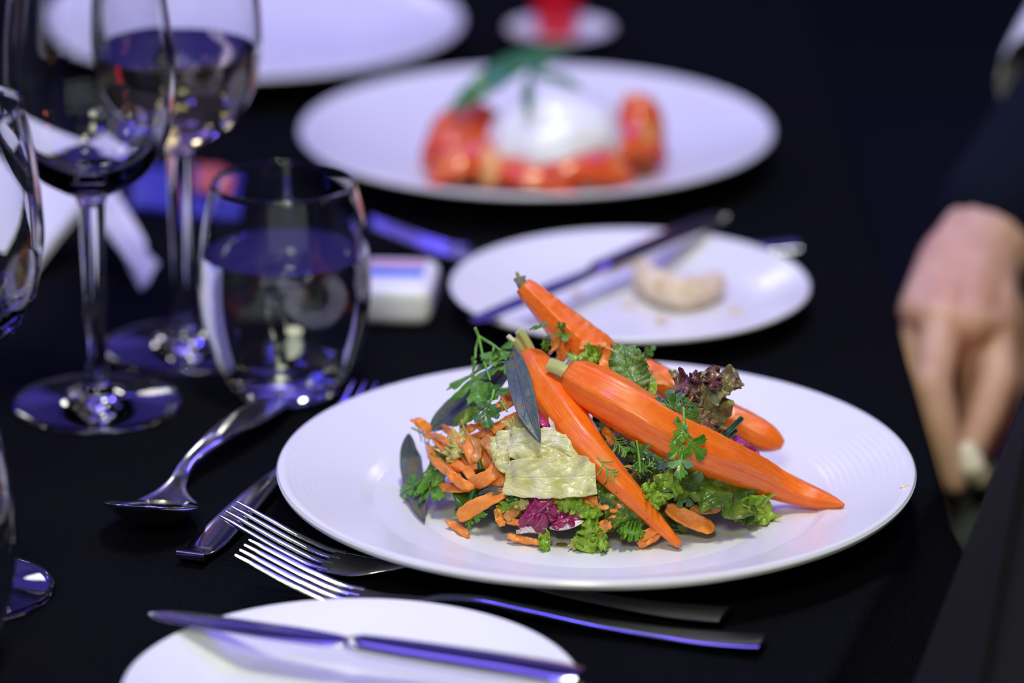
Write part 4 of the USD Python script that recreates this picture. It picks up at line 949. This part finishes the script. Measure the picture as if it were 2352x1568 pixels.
leaf_thing("green_lettuce", "bright green curly lettuce scrap at the top beside the mint leaf", "lettuce",
    [("leaf", [(1320, 825, .016), (1345, 815, .020), (1378, 825, .018)], 46, OVAL, "bright_lettuce", dict(ripple=.003, freq=5, jag=.3, rough=.004)),
     ("frill", [(1345, 840, .016), (1362, 820, .020), (1372, 805, .022)], 30, OVAL, "bright_lettuce", dict(ripple=.003, freq=4, jag=.3, rough=.003))])
leaf_thing("dark_lettuce", "wide dark green lettuce leaf at the right under the largest carrot", "lettuce",
    [("leaf", [(1500, 1108, .010), (1580, 1115, .012), (1660, 1135, .010), (1735, 1165, .004)], 120, FAN, "dark_lettuce", dict(ripple=.003, freq=4, jag=.12, rough=.005, cup=.1, nrm=(.15, -.6, .75))),
     ("bright_frill", [(1700, 1155, .006), (1738, 1165, .006), (1772, 1170, .003)], 62, FAN, "bright_lettuce", dict(ripple=.0035, freq=4, jag=.3, rough=.004)),
     ("edge_frill", [(1690, 1190, .002), (1725, 1188, .003), (1752, 1182, .003)], 26, OVAL, "bright_lettuce", dict(ripple=.002, freq=5, jag=.3, rough=.002))])
leaf_thing("green_lettuce", "bright green frilly lettuce right of the slender carrot", "lettuce",
    [("leaf", [(1490, 1180, .008), (1505, 1145, .012), (1530, 1118, .014), (1560, 1108, .014)], 54, FAN, "bright_lettuce", dict(ripple=.004, freq=5, jag=.3, rough=.004)),
     ("frill", [(1478, 1110, .012), (1495, 1130, .012), (1510, 1165, .008)], 34, OVAL, "bright_lettuce", dict(ripple=.003, freq=4, jag=.3, rough=.003))])
leaf_thing("dark_lettuce", "glossy dark green lettuce leaf left of the slender carrot's tip", "lettuce",
    [("leaf", [(1370, 1110, .010), (1400, 1150, .010), (1435, 1190, .007), (1462, 1228, .003)], 70, FAN, "dark_lettuce", dict(ripple=.003, freq=5, jag=.2, rough=.005)),
     ("frill", [(1425, 1210, .004), (1448, 1222, .004), (1478, 1225, .003)], 40, OVAL, "herb_green", dict(ripple=.003, freq=5, jag=.3, rough=.003))])
leaf_thing("green_lettuce", "light green frilly lettuce piece at the front foot of the heap", "lettuce",
    [("leaf", [(1365, 1175, .006), (1358, 1205, .006), (1350, 1235, .004), (1345, 1262, .002)], 52, FAN, "bright_lettuce", dict(ripple=.0035, freq=5, jag=.3, rough=.004)),
     ("frill", [(1370, 1210, .005), (1378, 1235, .004), (1388, 1265, .002)], 30, OVAL, "bright_lettuce", dict(ripple=.003, freq=4, jag=.3, rough=.003)),
     ("frill", [(1340, 1240, .003), (1325, 1248, .003), (1308, 1256, .0015)], 24, OVAL, "yellow_lettuce", dict(ripple=.002, freq=3, jag=.3))])
leaf_thing("green_lettuce", "small pale green lettuce scrap standing in front of the radicchio", "lettuce",
    [("leaf", [(1252, 1264, .001), (1250, 1240, .004), (1252, 1212, .008)], 28, OVAL, "bright_lettuce", dict(ripple=.0015, freq=3, rough=.003, cup=.5, nrm=(0, -.8, .5)))])
leaf_thing("yellow_lettuce", "yellow lettuce frill among the shavings at the left", "lettuce",
    [("leaf", [(1062, 985, .012), (1055, 1010, .012), (1050, 1035, .010), (1035, 1060, .008)], 40, OVAL, "yellow_lettuce", dict(ripple=.003, freq=5, jag=.3, rough=.004)),
     ("frill", [(1000, 1022, .008), (1020, 1030, .010), (1045, 1045, .010)], 26, OVAL, "yellow_lettuce", dict(ripple=.002, freq=4, jag=.3))])
leaf_thing("olive_leaf_scrap", "olive green leaf scrap under the left pointing dark leaf", "lettuce",
    [("leaf", [(1040, 975, .010), (1070, 958, .012), (1108, 935, .014)], 38, OVAL, "bright_lettuce", dict(rough=.002, cup=.2))])
leaf_thing("yellow_lettuce", "pale scrap of lettuce in the middle between shavings and pale leaf", "lettuce",
    [("leaf", [(1160, 990, .014), (1190, 978, .016), (1240, 990, .014)], 40, OVAL, "yellow_lettuce", dict(ripple=.002, freq=4, jag=.2, rough=.003))])
leaf_thing("green_lettuce", "green lettuce strip behind the front radicchio", "lettuce",
    [("leaf", [(1275, 1165, .008), (1310, 1158, .009), (1345, 1172, .007), (1385, 1180, .006)], 40, OVAL, "bright_lettuce", dict(ripple=.003, freq=5, jag=.25, rough=.004))])
leaf_thing("green_lettuce", "thin green lettuce shred left of the front radicchio", "lettuce",
    [("leaf", [(1135, 1178, .006), (1160, 1162, .007), (1195, 1150, .008)], 24, OVAL, "bright_lettuce", dict(ripple=.002, freq=4, rough=.003)),
     ("frill", [(1185, 1152, .008), (1200, 1158, .008), (1215, 1150, .008)], 26, OVAL, "yellow_lettuce", dict(ripple=.002, freq=3, rough=.003))])
leaf_thing("radicchio", "glossy magenta radicchio piece at the front foot of the heap", "radicchio",
    [("leaf", [(1195, 1215, .003), (1225, 1185, .010), (1250, 1165, .012), (1268, 1150, .012)], 76, FAN, "radicchio", dict(ripple=.001, freq=2, rough=.002, cup=-.35)),
     ("pale_edge", [(1186, 1222, .0025), (1215, 1216, .005), (1245, 1222, .003)], 14, OVAL, "radicchio_rib", dict(ripple=.001)),
     ("lobe", [(1225, 1215, .004), (1235, 1205, .010), (1250, 1180, .013)], 44, OVAL, "radicchio", dict(cup=-.3))])
leaf_thing("radicchio", "folded radicchio piece with pale rib just right of the front piece", "radicchio",
    [("leaf", [(1268, 1205, .004), (1300, 1192, .008), (1345, 1180, .008)], 44, OVAL, "radicchio", dict(ripple=.001, freq=2, cup=-.3, rough=.002)),
     ("pale_rib", [(1262, 1212, .003), (1300, 1208, .007), (1342, 1196, .007)], 16, OVAL, "radicchio_rib", dict()),])
leaf_thing("radicchio", "curled radicchio piece beside the hanging dark leaf", "radicchio",
    [("leaf", [(1236, 930, .014), (1252, 955, .015), (1268, 980, .014), (1288, 1005, .012)], 40, OVAL, "radicchio", dict(fold=.3, rough=.002)),
     ("pale_rib", [(1262, 955, .018), (1268, 975, .018), (1276, 1000, .016)], 10, OVAL, "radicchio_rib", dict(fold=.4))])
leaf_thing("radicchio", "dark radicchio piece at the right behind the largest carrot's tip", "radicchio",
    [("leaf", [(1688, 1002, .010), (1712, 1028, .012), (1738, 1050, .008), (1760, 1068, .003)], 44, OVAL, "radicchio", dict(cup=-.3, rough=.002)),
     ("pale_edge", [(1740, 1060, .004), (1765, 1072, .003), (1788, 1085, .0015)], 16, OVAL, "radicchio_rib", dict())])
leaf_thing("radicchio", "purple leaf tip beside the mint leaf", "radicchio",
    [("leaf", [(1398, 812, .022), (1408, 800, .026), (1420, 788, .028)], 22, OVAL, "red_frill", dict())])

# chives
def chive(label, pts, lift, w=12):
    P = spline(path_of(pts, lift), 14); r = w / S0 / 2
    t = thing("chive", label, "chive", P[7])
    v, f, _ = sweep(P, r, r, n=12); part(t, "tube", (v, f), "chive", world=True, smooth=40)
chive("dark chive stalk standing left of the broad shaving", [(1077, 1163), (1084, 1140), (1090, 1115)], .004, 14)
chive("dark chive stalk between shavings left of the pale lettuce", [(1104, 1080), (1100, 1055), (1098, 1035)], .008, 12)
chive("chive stalk pointing up right of the red lettuce", [(1648, 1012), (1675, 988), (1702, 962)], .018, 14)
chive("second chive stalk under the pointing one", [(1655, 1015), (1672, 1003), (1690, 990)], .014, 12)
chive("chive stalk in the dark greens between the large carrots", [(1420, 1005), (1432, 1020), (1442, 1035)], .008, 8)
chive("dark chive piece behind the broad shaving at the front left", [(1165, 1150), (1185, 1142), (1205, 1138)], .008, 14)
for k, (px, py, sz, lab) in enumerate([(1752, 1192, .0052, "drop of yellow oil on the plate by the bright lettuce frill"), (1555, 1222, .0028, "small oil drop on the plate right of the slender carrot's tip"), (1290, 1250, .0026, "small oil drop on the plate in front of the radicchio")]):
    c = at(px, py, WELL + .0005); t = thing("oil_drop", lab, "oil", c)
    m = trimesh.creation.icosphere(3, 1.0); v_ = m.vertices * V(sz, sz * .8, .0007); v_[:, 2] = np.maximum(v_[:, 2], -.0003)
    part(t, "drop", (v_ + c, m.faces), "oil", world=True, smooth=True)
c = S(1438, 1082, .012)
t = thing("toasted_seed", "dark brown toasted seed between the two large carrots", "seed", c)
part(t, "kernel", blob(c, (.0026, .002, .0016), 60, .15, 3), "seed", world=True, smooth=True)

# the leaves inside the heap that carry the rest: nobody could count them
r = np.random.default_rng(11)
bed = {}
for k in range(72):
    a = k * 2.39996; q = math.sqrt((k + .5) / 72) * .76
    x, y = HC[0] + HA * q * math.cos(a), HC[1] + HB_ * q * math.sin(a)
    kz = .60
    base = V(x, y, 0); ang = r.uniform(0, 6.28); dv = V(math.cos(ang), math.sin(ang), 0) * .015
    pts_ = []
    for u in (-1, 0, 1):
        p = base + dv * u; p[2] = max(plate_z(p[0], p[1]) + .0018, WELL + (heap_z(p[0], p[1]) - WELL) * kz); pts_.append(p)
    base = pts_[1]
    mt = ["dark_lettuce", "herb_dark", "dark_lettuce", "red_lettuce", "bright_lettuce", "dark_lettuce"][k % 6]
    bed.setdefault(mt, []).append(blade(pts_, r.uniform(.015, .022), SN(base) + r.uniform(-.35, .35, 3), OVAL, nu=22, nv=11, ripple=.0020, freq=4, jag=.25, rough=.003, seed=400 + k))
t = thing("leaf_bed", "bed of small mixed green leaves inside the salad heap under the carrots", "salad leaves", (0, 0, WELL))
setd(stage.GetPrimAtPath(t), kind="stuff")
for mt, ms in bed.items():
    v, f = join(*[m[:2] for m in ms])
    part(t, {"dark_lettuce": "dark_leaves", "herb_dark": "herb_leaves", "red_lettuce": "red_leaves", "bright_lettuce": "bright_leaves"}[mt], (v, f), mt, uv=np.vstack([m[2] for m in ms]), world=True, kind="stuff")
